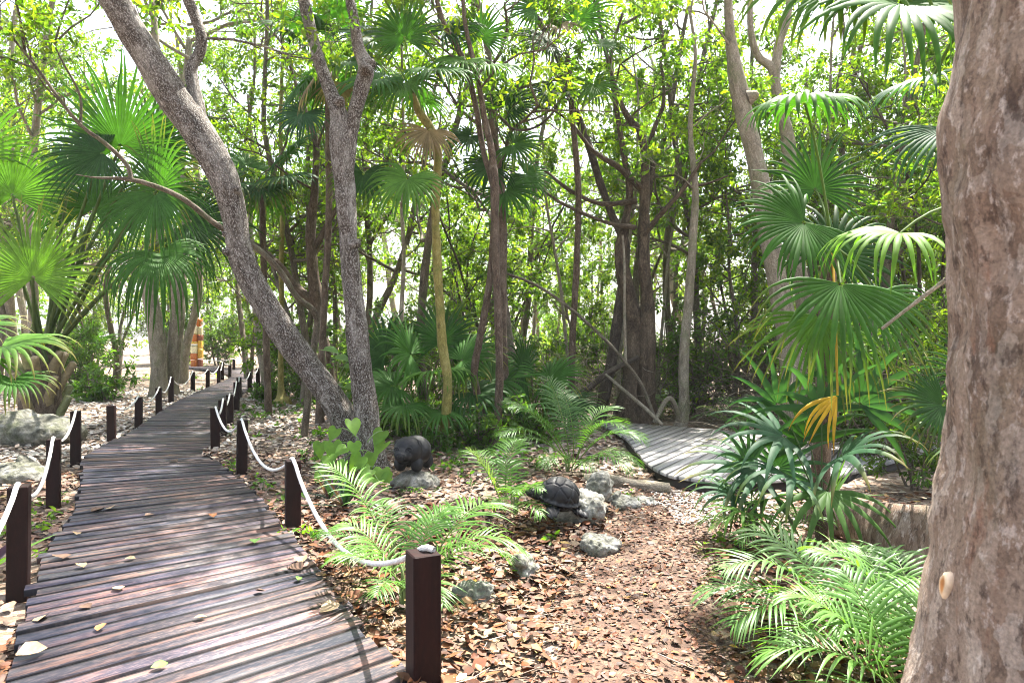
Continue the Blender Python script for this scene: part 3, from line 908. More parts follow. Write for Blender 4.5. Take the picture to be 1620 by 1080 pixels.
# the upright forked tree
up1 = [(584, 745, 8.7, 100), (582, 700, 8.7, 66), (578, 640, 8.7, 58), (572, 590, 8.7, 54), (562, 500, 8.7, 47), (553, 400, 8.7, 43), (548, 330, 8.7, 46), (542, 260, 8.7, 50), (540, 215, 8.7, 52), (536, 180, 8.7, 40),
       (520, 140, 8.75, 31), (503, 90, 8.8, 28), (490, 40, 8.85, 27), (478, -10, 8.9, 26), (455, -100, 9.0, 22), (430, -220, 9.1, 16)]
up2 = [(549, 320, 8.70, 24), (551, 250, 8.70, 30), (559, 190, 8.68, 32), (572, 140, 8.66, 34), (578, 105, 8.65, 34), (566, 70, 8.65, 25), (560, 30, 8.6, 23), (553, -15, 8.6, 22), (560, -120, 8.5, 18), (590, -240, 8.4, 12)]
tp = P(430, -200, 9.1); tq = P(585, -220, 8.4)
lm = top_limbs(tp[0], tp[1], tp[2], 5, r0, (1.8, 3.0), 0.05) + top_limbs(tq[0], tq[1], tq[2], 5, r0, (1.8, 3.0), 0.05)
hero_tree("forked_tree", "upright grey tree forking into two stems, beside the pig statue", "tree", 'bark_grey', [slim(up1, .68), slim(up2, .70)], lm, 37, 16, 0.06, nleaf=12,
          knots=[(P(583, 102, 8.6), V(1, -0.4, 0.3), 0.09), (P(578, 108, 8.5), V(0.1, -1, 0.0), 0.075), (P(562, 385, 8.63), V(1, -0.3, 0.2), 0.07), (P(538, 160, 8.5), V(0.6, -0.8, 0.4), 0.06)])
# paired brown trunks
td = GD(712)
pa = [(776, 716, td, 38), (784, 690, td, 26), (789, 640, td, 21), (790, 560, td, 20), (788, 500, td, 20), (785, 430, td, 20), (783, 350, td, 21), (782, 280, td, 22), (776, 230, td, 18), (766, 185, td, 16), (757, 130, td, 13), (745, 80, td, 12), (735, 30, td, 11), (728, -60, td, 8)]
pb = [(776, 690, td + .25, 22), (768, 662, td + .25, 20), (754, 620, td + .25, 19), (751, 580, td + .2, 18), (762, 520, td + .15, 17), (774, 450, td + .1, 17), (780, 380, td + .1, 16), (781, 300, td + .1, 16), (765, 240, td + .1, 14), (752, 165, td + .1, 14), (738, 110, td + .1, 14), (722, 72, td + .1, 14), (703, 38, td + .1, 12), (688, -10, td + .1, 11), (660, -120, td, 8)]
tp = P(725, -60, td); tq = P(665, -110, td)
hero_tree("paired_trunk_tree", "slim red-brown tree of two trunks twined together behind the bed", "tree", 'bark_brown', [slim(pa, .62), slim(pb, .66)],
          top_limbs(tp[0], tp[1], tp[2], 4, r0, (1.4, 2.2), 0.03) + top_limbs(tq[0], tq[1], tq[2], 4, r0, (1.4, 2.2), 0.03) +
          [(P(760, 140, td), (0.9, -.1, .35), 1.5, .02), (P(745, 120, td), (-.8, .3, .5), 1.2, .02)], 41, 11, 0.07, level=2)
# strangler group
fd = 12.6
fa = [(1022, 668, fd, 66), (1020, 630, fd, 44), (1023, 560, fd, 36), (1024, 480, fd, 27), (1018, 400, fd, 24), (1020, 320, fd, 21), (1020, 250, fd, 17), (1014, 210, fd, 14), (1000, 195, fd, 13), (985, 170, fd, 11), (968, 120, fd, 9), (950, 40, fd, 7), (940, -40, fd, 6)]
fb = [(992, 668, fd + .1, 70), (1000, 610, fd + .1, 46), (1004, 540, fd + .1, 40), (994, 470, fd + .1, 34), (982, 400, fd + .1, 26), (990, 350, fd + .1, 16), (996, 300, fd + .1, 14), (986, 240, fd, 12), (975, 170, fd, 9), (965, 100, fd, 7), (985, 20, fd, 5)]
fc = [(1010, 385, fd, 9), (1040, 345, fd - .2, 8), (1080, 300, fd - .4, 7), (1110, 255, fd - .5, 5)]
fe = [(1018, 300, fd, 14), (1000, 285, fd, 11), (975, 262, fd - .1, 9), (940, 240, fd - .2, 7), (900, 190, fd - .3, 5)]
hero_tree("dark_tree", "dark tree with a hollow flared base behind the grey deck", "tree", 'bark_hollow', [slim(fa, .8), slim(fb, .8), fc, fe, [(1006, 318, fd, 10), (950, 322, fd - .2, 7), (900, 300, fd - .3, 6), (856, 264, fd - .4, 4)], [(1004, 360, fd, 9), (960, 352, fd - .3, 6), (890, 322, fd - .5, 5), (838, 285, fd - .6, 3)], [(1019, 320, fd, 10), (1032, 270, fd + .1, 9), (1030, 220, fd + .2, 8), (1050, 160, fd + .2, 6), (1045, 90, fd + .2, 4)], [(1090, 296, fd - .4, 6), (1120, 290, fd - .4, 4), (1152, 278, fd - .5, 2.5)]],
          [(P(1108, 258, fd - .5), (.6, .1, .6), 1.5, .02), (P(945, 60, fd), (-.5, 0, .8), 1.8, .03), (P(985, 40, fd), (.6, .2, .7), 1.8, .03), (P(905, 195, fd - .3), (-.8, 0, .5), 1.3, .02), (P(985, 200, fd), (.7, -.4, .4), 1.4, .02), (P(975, 130, fd), (-.3, -.7, .5), 1.5, .02)],
          43, 12, 0.09, level=2, nleaf=14)
# leaning thin dark stem in front of it
ld = GD(672)
la = [(947, 676, ld, 26), (952, 640, ld, 20), (966, 580, ld, 18), (978, 500, ld, 17), (986, 440, ld, 16), (988, 385, ld, 15), (968, 340, ld, 12), (950, 290, ld, 12), (928, 220, ld, 12), (905, 160, ld, 11), (890, 110, ld, 11), (868, 60, ld, 10), (838, 10, ld, 8), (800, -60, ld, 7)]
hero_tree("bent_tree", "thin dark stem bending left above the feathery palm and grey deck", "tree", 'bark_dark', [la],
          [(P(805, -50, ld), (-.5, 0, .7), 1.8, .03), (P(870, 65, ld), (.6, .3, .7), 1.6, .025), (P(930, 225, ld), (.8, .2, .5), 1.1, .015), (P(905, 160, ld), (-.8, -.2, .4), 1.3, .02)], 47, 9, 0.06, level=2, nleaf=14)
# slim pale stem right of it
sd_ = [(1075, 678, 12.2, 26), (1082, 640, 12.2, 18), (1082, 560, 12.2, 16), (1090, 470, 12.2, 15), (1096, 380, 12.2, 13), (1100, 300, 12.2, 11), (1092, 200, 12.2, 8), (1100, 90, 12.2, 6), (1090, 10, 12.2, 5)]
hero_tree("slender_tree", "slim pale stem just right of the dark hollow-based tree", "tree", 'bark_pale', [sd_, [(1083, 610, 12.2, 9), (1060, 630, 12.0, 8), (1035, 668, 11.9, 7)]],
          [(P(1092, 20, 12.2), (.2, 0, 1), 1.8, .02), (P(1098, 200, 12.2), (.8, -.2, .5), 1.3, .015), (P(1100, 300, 12.2), (-.7, -.4, .5), 1.2, .015), (P(1097, 260, 12.2), (.6, .5, .5), 1.2, .015)], 53, 8, 0.05, level=2, nleaf=14)
# two spotted trunks high at the right
ra = [(1262, 640, 11.0, 44), (1252, 560, 11.0, 36), (1236, 480, 11.0, 33), (1222, 400, 11.0, 31), (1208, 320, 11.0, 29), (1196, 255, 11.0, 28), (1180, 190, 11.0, 28), (1168, 140, 11.0, 27), (1160, 90, 11.0, 20), (1154, 40, 11.0, 15), (1150, -30, 11.0, 13), (1140, -130, 11, 9)]
rb = [(1290, 640, 11.6, 30), (1276, 500, 11.6, 27), (1258, 400, 11.6, 25), (1252, 300, 11.6, 23), (1246, 220, 11.6, 20), (1232, 160, 11.6, 17), (1222, 110, 11.6, 14), (1200, 90, 11.6, 12), (1188, 50, 11.6, 10), (1186, -20, 11.6, 9), (1180, -120, 11.6, 7)]
rc = [(1226, 125, 11.6, 15), (1232, 70, 11.6, 14), (1246, 30, 11.6, 11), (1250, -30, 11.6, 10), (1262, -120, 11.6, 7)]
t1, t2, t3 = P(1140, -120, 11), P(1182, -110, 11.6), P(1260, -110, 11.6)
hero_tree("spotted_tree", "pale spotted trunk with a broken knob, rising behind the right fan palm", "tree", 'bark_pale', [ra], top_limbs(t1[0], t1[1], t1[2], 3, r0, (1.4, 2.4), 0.03) + [(P(1160, 80, 11), (-.8, -.3, .4), 1.6, .02)], 59, 12, 0.06,
          knots=[(P(1190, 152, 10.9), V(1, -.5, .35), .10)], nleaf=14)
hero_tree("spotted_tree", "pale trunk splitting into two thin stems high behind the right fan palm", "tree", 'bark_pale', [rb, rc], top_limbs(t2[0], t2[1], t2[2], 2, r0, (1.4, 2.2), 0.03) + top_limbs(t3[0], t3[1], t3[2], 2, r0, (1.4, 2.4), 0.03), 61, 11, 0.06, nleaf=14)
# twin pale trunks left of the boardwalk
wd = GD(628)
wa = [(250, 634, wd, 34), (252, 600, wd, 25), (250, 550, wd, 25), (243, 500, wd, 24), (236, 440, wd, 24), (246, 370, wd, 20), (262, 300, wd, 18), (258, 200, wd, 15), (250, 100, wd, 12), (240, 0, wd, 9)]
wb = [(270, 632, wd + .4, 32), (270, 600, wd + .4, 23), (276, 550, wd + .4, 22), (281, 500, wd + .4, 22), (284, 430, wd + .4, 20), (294, 370, wd + .4, 17), (286, 280, wd + .4, 15), (290, 180, wd + .4, 13), (300, 60, wd + .4, 9)]
w1, w2 = P(242, 10, wd), P(298, 70, wd + .4)
hero_tree("twin_trunk_tree", "two smooth pale trunks rising together left of the rope posts", "tree", 'bark_pale', [wa, wb], top_limbs(w1[0], w1[1], w1[2], 6, r0, (2, 3.4), 0.05) + top_limbs(w2[0], w2[1], w2[2], 6, r0, (2, 3.4), 0.05), 67, 11, 0.06, nleaf=16)
# thin leaning pale trunk at the end of the near boardwalk, and its neighbour
kd = GD(617)
hero_tree("slim_tree", "thin mottled pale trunk leaning left at the far right rope posts", "tree", 'bark_pale', [[(423, 620, kd, 18), (419, 600, kd, 12), (412, 560, kd, 10.5), (405, 500, kd, 10), (403, 440, kd, 9), (396, 360, kd, 8), (400, 250, kd, 6), (392, 150, kd, 4)]],
          [(P(393, 160, kd), (.2, 0, 1), 2.4, .04), (P(398, 300, kd), (-.7, .2, .5), 2.0, .03), (P(399, 260, kd), (.7, -.2, .5), 2.0, .03)], 71, 9, 0.05, nleaf=16)
kd = GD(640)
hero_tree("slim_tree", "straight thin olive trunk with a swollen root ball, left of the leaning trunk's foot", "tree", 'bark_yellow', [[(446, 652, kd, 36), (446, 634, kd, 30), (445, 622, kd, 13), (444, 580, kd, 8.5), (446, 500, kd, 8), (445, 420, kd, 8), (447, 320, kd, 7), (444, 200, kd, 6), (448, 60, kd, 5)]],
          [(P(448, 70, kd), (.1, 0, 1), 2.0, .03), (P(446, 200, kd), (-.7, .4, .5), 1.8, .02), (P(446, 260, kd), (.7, -.1, .5), 1.6, .02)], 73, 9, 0.06, nleaf=14)
# reddish branching tree behind the leaning trunk
bd = 14.5
hero_tree("branching_tree", "red-brown tree with a crooked side limb, seen between leaning and upright trunks", "tree", 'bark_brown',
          [[(524, 640, bd, 24), (520, 580, bd, 18), (508, 520, bd, 18), (500, 470, bd, 20), (494, 420, bd, 18), (492, 360, bd, 16), (498, 300, bd, 12), (500, 230, bd, 10), (488, 190, bd, 8), (470, 140, bd, 7)],
           [(500, 480, bd, 15), (470, 455, bd, 13), (440, 420, bd, 13), (410, 392, bd, 11), (385, 380, bd, 9)],
           [(494, 400, bd, 12), (515, 360, bd, 9), (535, 320, bd, 8), (545, 250, bd, 6)]],
          [(P(472, 145, bd), (-.4, 0, .8), 2.2, .04), (P(388, 382, bd), (-.8, -.1, .4), 1.6, .04), (P(545, 255, bd), (.3, 0, .9), 2.0, .03), (P(496, 300, bd), (-.8, -.3, .5), 1.8, .03), (P(500, 240, bd), (.8, -.1, .5), 1.8, .03)], 79, 10, 0.08, nleaf=16)
# the crooked long branch low on the left, growing from the leaning tree towards the left
hero_tree("crooked_tree", "thin crooked brown branch reaching left in front of the big fan palm", "tree", 'bark_mid',
          [slim(q, .78) for q in ([(480, 655, 11.0, 15), (495, 560, 11.0, 14), (500, 500, 10.9, 13), (470, 470, 10.6, 12), (440, 425, 10.4, 12), (405, 392, 10.2, 12), (370, 372, 10.0, 12), (335, 350, 9.8, 11), (295, 318, 9.6, 11), (255, 298, 9.5, 10), (205, 284, 9.4, 9), (150, 281, 9.3, 4), (120, 276, 9.3, 1.5)],
           [(208, 284, 9.4, 9), (200, 260, 9.4, 9), (170, 230, 9.3, 9), (130, 200, 9.2, 8), (100, 165, 9.1, 7), (60, 110, 9.0, 6), (20, 60, 8.9, 5)],
           [(128, 198, 9.2, 6), (126, 150, 9.2, 5), (100, 100, 9.1, 4), (85, 70, 9.1, 3)])],
          [(P(22, 62, 8.9), (-.5, -.2, .7), 1.6, .02), (P(86, 72, 9.1), (.1, 0, 1), 1.3, .015), (P(60, 110, 9.0), (-.7, .3, .5), 1.3, .015), (P(100, 165, 9.1), (-.5, -.5, .5), 1.0, .012), (P(20, 60, 8.9), (-.9, .2, .2), 1.5, .02), (P(40, 85, 9.0), (.4, -.6, .7), 1.5, .02), (P(85, 70, 9.1), (.7, .2, .7), 1.4, .015), (P(60, 110, 9.0), (-.8, -.4, -.1), 1.3, .015)], 83, 8, 0.06, leaf=0.10, nleaf=12, level=2)

# ------------------------------------------------------------------ the near trunk at the right edge, with its root
def near_tree():
    c = V(1.345, 1.42)
    root = thing("broad_trunk_tree", "broad mottled pinkish-brown trunk filling the right edge of the view", "tree", (c[0], c[1], gz(*c)))
    mb = MB()
    zs = np.array([-0.2, 0.05, 0.3, 0.55, 0.8, 1.0, 1.2, 1.4, 1.6, 1.75, 1.9, 2.0, 2.1, 2.25, 2.5, 3.0, 4.0, 5.5, 7.0])
    rr = np.array([0.74, 0.64, 0.56, 0.50, 0.450, 0.424, 0.404, 0.385, 0.378, 0.382, 0.395, 0.402, 0.398, 0.375, 0.355, 0.34, 0.31, 0.26, 0.2])
    z = np.linspace(-0.2, 7.0, 240); r = np.interp(z, zs, rr)
    r = np.convolve(np.pad(r, 4, mode='edge'), np.ones(9) / 9, 'valid')
    pts = np.c_[c[0] + 0.03 * np.sin(z * 1.1), c[1] + 0.02 * np.sin(z * 0.8 + 1), z]
    n = 72
    a = np.linspace(0, 2 * math.pi, n, endpoint=False)
    A, Z = np.meshgrid(a, z)
    R = np.repeat(r[:, None], n, 1)
    fl = np.clip((1.1 - Z) / 1.1, 0, 1) ** 1.6
    R = R * (1 + fl * 0.16 * np.sin(A * 5 + 0.8) + 0.012 * np.sin(A * 9 + Z * 3))
    v = np.stack([pts[:, 0][:, None] + np.cos(A) * R, pts[:, 1][:, None] + np.sin(A) * R, Z], -1)
    w = np.zeros(v.shape[:2])
    for i in range(v.shape[0]):
        for j in range(n):
            q = Vector((math.cos(a[j]) * 3.2, math.sin(a[j]) * 3.2, z[i] * 5))
            w[i, j] = 0.020 * mnoise.noise(q) + 0.011 * mnoise.noise(q * 2.7) + 0.006 * mnoise.noise(Vector((q.x * 7, q.y * 7, q.z * 2.6)))
    v[..., 0] += np.cos(A) * w; v[..., 1] += np.sin(A) * w
    i = np.arange(len(z) * n).reshape(len(z), n); j = np.roll(i, -1, 1)
    f = np.stack([i[:-1], j[:-1], j[1:], i[1:]], -1).reshape(-1, 4)
    bark = np.stack([np.cos(A) * 0.4, np.sin(A) * 0.4, Z], -1).reshape(-1, 3)
    mb.add(v.reshape(-1, 3), f, None, (1, 1, 1), bark)
    rng = np.random.default_rng(5)
    lb = MB(); lv = Leaves()
    for k in range(8):
        q = k * 0.8
        sprout(mb, lv, V(c[0], c[1], 5.6 + 0.17 * k), V(math.cos(q), math.sin(q), 0.45), rng.uniform(2.2, 3.2), 0.07, 2, rng, 0.12, 14)
    mb.build("trunk", M['bark_near'], root, True)
    lv.to(lb, rng); lb.build("crown", M['leaf'], root)
    # pale cut scar where a branch was taken off
    sb = MB()
    for dd in np.linspace(0.8, 2.0, 600):                      # where the sight line meets the bark
        q = P(1490, 924, dd)
        if math.hypot(q[0] - c[0] - .03 * math.sin(q[2] * 1.1), q[1] - c[1] - .02 * math.sin(q[2] * .8 + 1)) < np.interp(q[2], z, r) + .006: break
    o = q; th = math.atan2(q[1] - c[1], q[0] - c[0])
    nrm = V(math.cos(th), math.sin(th), 0.1); sx = V(-math.sin(th), math.cos(th), 0); sz = V(0, 0, 1)
    ring = []
    for rr_, hh in ((0.0, -0.002), (0.45, -0.001), (0.8, 0.0), (1.0, -0.003), (1.15, -0.015)):
        for k in range(16):
            t = k / 16 * 6.283
            iw = 1 + .16 * math.sin(2 * t + .6) + .08 * math.sin(3 * t)
            ring.append(o + sx * math.cos(t) * 0.021 * rr_ * iw + sz * (math.sin(t) * 0.030 * rr_ * iw + math.cos(t) * 0.008 * rr_) + nrm * hh)
    f = []
    for e in range(4):
        for k in range(16): f.append((e * 16 + k, e * 16 + (k + 1) % 16, (e + 1) * 16 + (k + 1) % 16, (e + 1) * 16 + k))
    cc = np.repeat(np.array([(0.45, 0.17, 0.05), (0.5, 0.22, 0.07), (0.72, 0.55, 0.36), (0.75, 0.6, 0.42), (0.5, 0.35, 0.25)]), 16, 0)
    sb.add(ring, f, None, cc); sb.build("branch_scar", M['stem'], root, True)
    # long thin buttress root running back through the bed
    rb = MB()
    pp = catmull([(1.62, 1.95, .72), (2.3, 3.3, .60), (2.70, 4.2, .50), (2.74, 4.9, .36), (2.78, 5.5, .24), (2.74, 6.0, .13), (2.66, 6.4, -0.05)], 9)
    t, nn, bb = frames(pp)
    nn = np.cross(np.tile([0, 0, 1.0], (len(pp), 1)), t); nn = unit(nn)
    rows = []
    for k, p in enumerate(pp):
        h = p[2] + 0.1; w = 0.07 + 0.02 * math.sin(k * 0.5)
        for q in np.linspace(0, 2 * math.pi, 14, endpoint=False):
            rows.append(p * V(1, 1, 0) + nn[k] * math.cos(q) * w * (1.3 - 0.6 * math.sin(q)) + V(0, 0, p[2] * 0.5 - 0.04 + math.sin(q) * (h * 0.5 + .03)))
    i = np.arange(len(rows)).reshape(len(pp), 14); j = np.roll(i, -1, 1)
    l = np.repeat(np.arange(len(pp)) * 0.1, 14); aa = np.tile(np.linspace(0, 6.283, 14, endpoint=False), len(pp))
    rb.add(rows, np.stack([i[:-1], j[:-1], j[1:], i[1:]], -1).reshape(-1, 4), None, (1, 1, 1), np.c_[np.cos(aa) * .1, np.sin(aa) * .1, l])
    rb.build("buttress_root", M['bark_near'], root, True)
near_tree()

# ------------------------------------------------------------------ fan palms
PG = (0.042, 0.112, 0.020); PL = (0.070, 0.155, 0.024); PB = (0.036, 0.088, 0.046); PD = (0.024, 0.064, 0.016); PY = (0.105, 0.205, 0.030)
DEAD = (0.21, 0.15, 0.09)

def frond(root, base, hub, axis, up, R, rng, col=PG, n=36, span=290, fuse=0.45, droop=0.5, cup=0.1, pr=0.012, sag=0.1, name="frond", pcol=(0.10, 0.15, 0.045), **k):
    mb = MB()
    if base is not None: petiole(mb, base, hub, pr, sag, pcol)
    if 'tipcol' not in k and rng.random() < .45:                # weathered, yellowing tips on some leaves
        k['tipcol'] = (0.20, 0.15, 0.05) if rng.random() < .5 else (0.16, 0.19, 0.04)
    fan(mb, hub, axis, up, R, n, span, fuse, droop, cup, col, rng, **k)
    return mb.build(name, M['palm'], root)

def palm_root(name, label, base, cat="palm tree", group=None):
    return thing(name, label, cat, (base[0], base[1], gz(base[0], base[1])), group)

# -- big palm at the left, short booted trunk and long stalks
def left_palm():
    rng = np.random.default_rng(101)
    d = 12.4
    b = P(64, 656, d)
    root = palm_root("fan_palm", "large fan palm with a short booted trunk and long stalks at the far left", b)
    tb = MB()
    g = gz(b[0], b[1])
    tube(tb, [(b[0], b[1], g - .1), (b[0], b[1], g + .4), (b[0] + .05, b[1], g + .9), (b[0] + .1, b[1], g + 1.5)], [.30, .33, .30, .18], 14, 5, 0.06, 3)
    tb.build("trunk", M['bark_brown'], root, True)
    # old leaf bases, criss-crossed
    for k in range(16):
        a = k * 2.4; z = g + 0.1 + k * 0.075
        mb = MB()
        o = V(b[0] + math.cos(a) * .26, b[1] + math.sin(a) * .26, z)
        dd = unit(V(math.cos(a) * .55, math.sin(a) * .55, 1.0))
        L = rng.uniform(.35, .55)
        tube(mb, [o - dd * .1, o + dd * L * .4, o + dd * L], [.12, .085, .07], 6, 3, 0.05, k, True, (0.22, 0.17, 0.09) if k % 3 else (0.16, 0.17, 0.07))
        mb.build("leaf_base", M['stem'], root, True)
    top = V(b[0] + .1, b[1], g + 1.2)
    F = [  # hub px, py, depth, axis, up, R px, colour
        ((190, 232), 11.9, (0.05, -.1, 1), (0, -1, -.1), 145, PG, .25, 44, 250),
        ((162, 242), 11.7, (-1, -.2, -.25), (.1, -.9, .5), 112, PD, .45, 38, 250),
        ((250, 300), 11.6, (.55, -.35, .6), (0, -1, .4), 120, PG, .5, 40, 300),
        ((246, 306), 11.5, (.2, -.5, -1), (0, -1, .3), 135, PG, .7, 40, 210),
        ((235, 235), 12.3, (.6, .2, .8), (0, -1, .2), 120, PD, .4, 40, 260),
        ((250, 398), 11.2, (.4, -.35, -.5), (.1, -.6, .8), 150, PG, 3.2, 54, 230),
        ((52, 440), 11.8, (.0, .1, 1), (0, -1, .1), 135, PY, .15, 46, 270),
        ((20, 310), 12.2, (-.1, 0, 1), (0, -1, .1), 120, PL, .35, 40, 250),
        ((110, 290), 12.9, (-.5, .3, .6), (0, -1, .2), 120, PG, .5, 36, 260),
        ((300, 350), 13.0, (.9, .2, -.1), (0, -.8, .5), 115, PD, .7, 36, 250),
        ((150, 330), 13.2, (.1, .4, .8), (0, -1, .2), 120, PG, .5, 36, 280),
        ((-40, 250), 12.0, (-.6, -.2, .8), (0, -1, .2), 125, PL, .4, 36, 260)]
    for (hp, dd, ax, up, R, c, dr, n, sp) in F:
        hub = P(hp[0], hp[1], dd)
        frond(root, top + V(rng.normal(0, .08), rng.normal(0, .08), 0), hub, ax, up, R / FPX * dd, rng, c, n, sp, 0.44, dr, 0.08, 0.030, 0.06, pcol=(0.085, 0.12, 0.045))
left_palm()

def small_palm(name, label, base, fronds, seed, trunk=None, pr=0.009, n=30, mat='bark_brown', fuse=.42, pcol=(0.10, 0.15, 0.045)):
    rng = np.random.default_rng(seed)
    root = palm_root(name, label, base)
    g = gz(base[0], base[1])
    tb = MB()
    if trunk is None:
        tube(tb, [(base[0], base[1], g - .08), (base[0], base[1], g + .12), (base[0], base[1], g + .25)], [.06, .05, .03], 8, 3, 0.1, seed)
        top = V(base[0], base[1], g + .2)
    else:
        p, r = stem_path(trunk); p[0, 2] = g - .08
        tube(tb, p, r, 10, 7, 0.05, seed); top = p[-1]
    tb.build("trunk", M[mat], root, True)
    for f in fronds:
        (hx, hy, dd), ax, up, R, c, dr = f[:6]
        k = dict(f[6]) if len(f) > 6 else {}
        hub = P(hx, hy, dd)
        src = k.pop('src', top)
        frond(root, src if src is not None else None, hub, ax, up, R / FPX * dd, rng, c, k.pop('n', n), k.pop('span', 280), k.pop('fuse', fuse), dr, k.pop('cup', .1), pr, k.pop('sag', .12), pcol=k.pop('pcol', pcol), **k)
    return root

# leaf of a low palm at the left edge
small_palm("fan_palm", "low bright-leaved fan palm at the left edge in front of the booted palm", (-6.6, 8.3), [
    ((2, 548, 8.3), (.9, -.4, -.05), (0, -.35, 1), 128, PL, .75), ((-30, 560, 8.2), (-.5, -.5, .1), (0, -.4, 1), 110, PL, .7), ((-60, 520, 8.6), (-.6, .6, .3), (0, -.3, 1), 110, PG, .6), ((20, 600, 8.0), (.4, -.8, -.4), (0, -.2, 1), 80, PG, .9)], 103)
# drooping palm at the right
YEL = (0.50, 0.30, 0.03)
small_palm("fan_palm", "drooping glossy fan palm on a thin trunk, between grey deck and near trunk", P(1300, 832, 6.0)[:2], [
    ((1272, 162, 5.6), (-.25, -.9, -.12), (.05, .15, 1), 122, PG, 1.4, dict(n=34, span=330, fuse=.5)),
    ((1272, 352, 5.8), (-.85, -.25, -.4), (-.25, -.9, .35), 128, PG, .7, dict(n=38, span=270, fuse=.5)),
    ((1330, 448, 5.4), (-.15, -.45, -.88), (0, -.92, .35), 205, PG, .75, dict(n=22, span=185, fuse=.30)),
    ((1425, 368, 5.0), (-.92, -.25, -.12), (0, -.3, 1), 160, PY, 1.3, dict(n=19, span=200, fuse=.36, src=P(1560, 330, 5.2))),
    ((1320, 400, 6.3), (.5, .3, .6), (0, -.8, .5), 130, PD, .6),
    ((1385, 465, 5.8), (.35, -.35, -.85), (.2, -.9, .4), 160, PG, .9, dict(n=22, span=190, fuse=.3)),
    ((1298, 500, 5.7), (-.35, -.3, -.88), (-.2, -.9, .35), 170, PL, .8, dict(n=22, span=170, fuse=.3)),
    ((1290, 300, 6.4), (-.1, .2, 1), (0, -1, .1), 110, PD, .35),
    ((1325, 625, 5.3), (-.75, -.35, -.62), (0, -.9, .4), 100, YEL, .7, dict(n=6, span=62, fuse=.36, tipcol=(0.25, 0.09, 0.02), pcol=(.42, .27, .04))),
], 107, [(1300, 832, 6.0, 44), (1298, 760, 6.0, 30), (1303, 640, 6.0, 27), (1306, 520, 6.0, 25), (1310, 430, 6.0, 24), (1316, 390, 6.0, 20)], 0.011)
# leaves hanging in from the palm standing beside the near trunk
small_palm("fan_palm", "tall fan palm behind the near trunk, its dark leaves hanging in from the top", (2.75, 3.5), [
    ((1425, 5, 3.1), (-.25, -.6, -.5), (0, -.75, .65), 225, PG, .9, dict(n=34, span=300)),
    ((1345, -50, 3.4), (-.6, -.3, -.5), (-.1, -.6, .8), 215, PG, .9, dict(n=32)),
    ((1490, -40, 3.4), (.3, -.4, -.8), (0, -.8, .5), 170, PG, .8),
    ((1475, 125, 3.9), (-1, -.1, -.25), (.05, -.12, 1), 120, PB, .8, dict(n=24, span=200)),
    ((1500, 200, 4.2), (-.8, .0, -.45), (0, -.5, .8), 140, PB, .6, dict(n=14, span=120)),
    ((1600, -60, 3.8), (.9, .1, .1), (0, -.3, 1), 170, PG, .8)],
    109, [(1659, 1020, 3.5, 60), (1650, 600, 3.5, 52), (1640, 200, 3.5, 48), (1625, -80, 3.45, 42)], 0.012)
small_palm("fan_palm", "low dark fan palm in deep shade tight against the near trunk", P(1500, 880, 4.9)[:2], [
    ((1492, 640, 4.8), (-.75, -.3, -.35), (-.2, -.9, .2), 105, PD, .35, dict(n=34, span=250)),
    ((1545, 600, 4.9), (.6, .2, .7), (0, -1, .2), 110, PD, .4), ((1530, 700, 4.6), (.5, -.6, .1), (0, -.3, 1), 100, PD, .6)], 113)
# finger-leaved clump in front of it
def finger(hx, hy, d, ax, up, R, c, dr, n=9, sp=205, **k):
    return ((hx, hy, d), ax, up, R * 1.08, c, dr, dict(n=min(n, 11), span=sp, fuse=.27, cup=.15, pleat=.2, shape=.1, **k))
small_palm("lady_palm", "blue-green palm clump with broad finger-like leaves beside the grey deck", P(1300, 862, 5.45)[:2], [
    finger(1240, 690, 5.4, (-.9, -.2, .1), (.1, -.5, .9), 120, PB, .5), finger(1300, 650, 5.5, (-.2, -.2, 1), (0, -1, .2), 110, PB, .4),
    finger(1360, 640, 5.5, (.7, -.2, .7), (0, -.9, .4), 120, PB, .5), finger(1330, 720, 5.2, (.4, -.6, .3), (0, -.5, .9), 130, PB, .7),
    finger(1250, 755, 5.2, (-.6, -.6, .1), (0, -.4, 1), 120, PB, .7), finger(1310, 775, 4.95, (.0, -.6, -.5), (0, -.6, .8), 120, (0.06, .125, .03), .9, 9, 170),
  finger(1200, 745, 5.6, (-1, -.1, .2), (0, -.5, .9), 125, PB, .5, 14),
    finger(1280, 700, 5.7, (-.3, .3, .9), (0, -1, .2), 110, PD, .4),
    finger(1230, 640, 5.8, (-.5, .1, .9), (0, -1, .1), 95, PB, .3)], 117, None, 0.006, pcol=(.07, .11, .05))
small_palm("lady_palm", "small finger-leaved palm seedling at the deck's front edge, left of the larger clump", P(1190, 850, 5.6)[:2], [
    finger(1185, 735, 5.6, (-.5, -.3, .6), (0, -.8, .5), 95, PB, .5, 14), finger(1160, 780, 5.5, (-.9, -.3, .1), (0, -.4, 1), 90, PB, .7, 14),
    finger(1215, 790, 5.3, (.2, -.7, .2), (0, -.4, 1), 85, PL, .8, 12), finger(1230, 740, 5.7, (.6, .1, .7), (0, -.8, .5), 90, PB, .5, 12), finger(1180, 810, 5.2, (-.4, -.8, .1), (0, -.3, 1), 85, PL, .8, 14)], 119, None, 0.005)
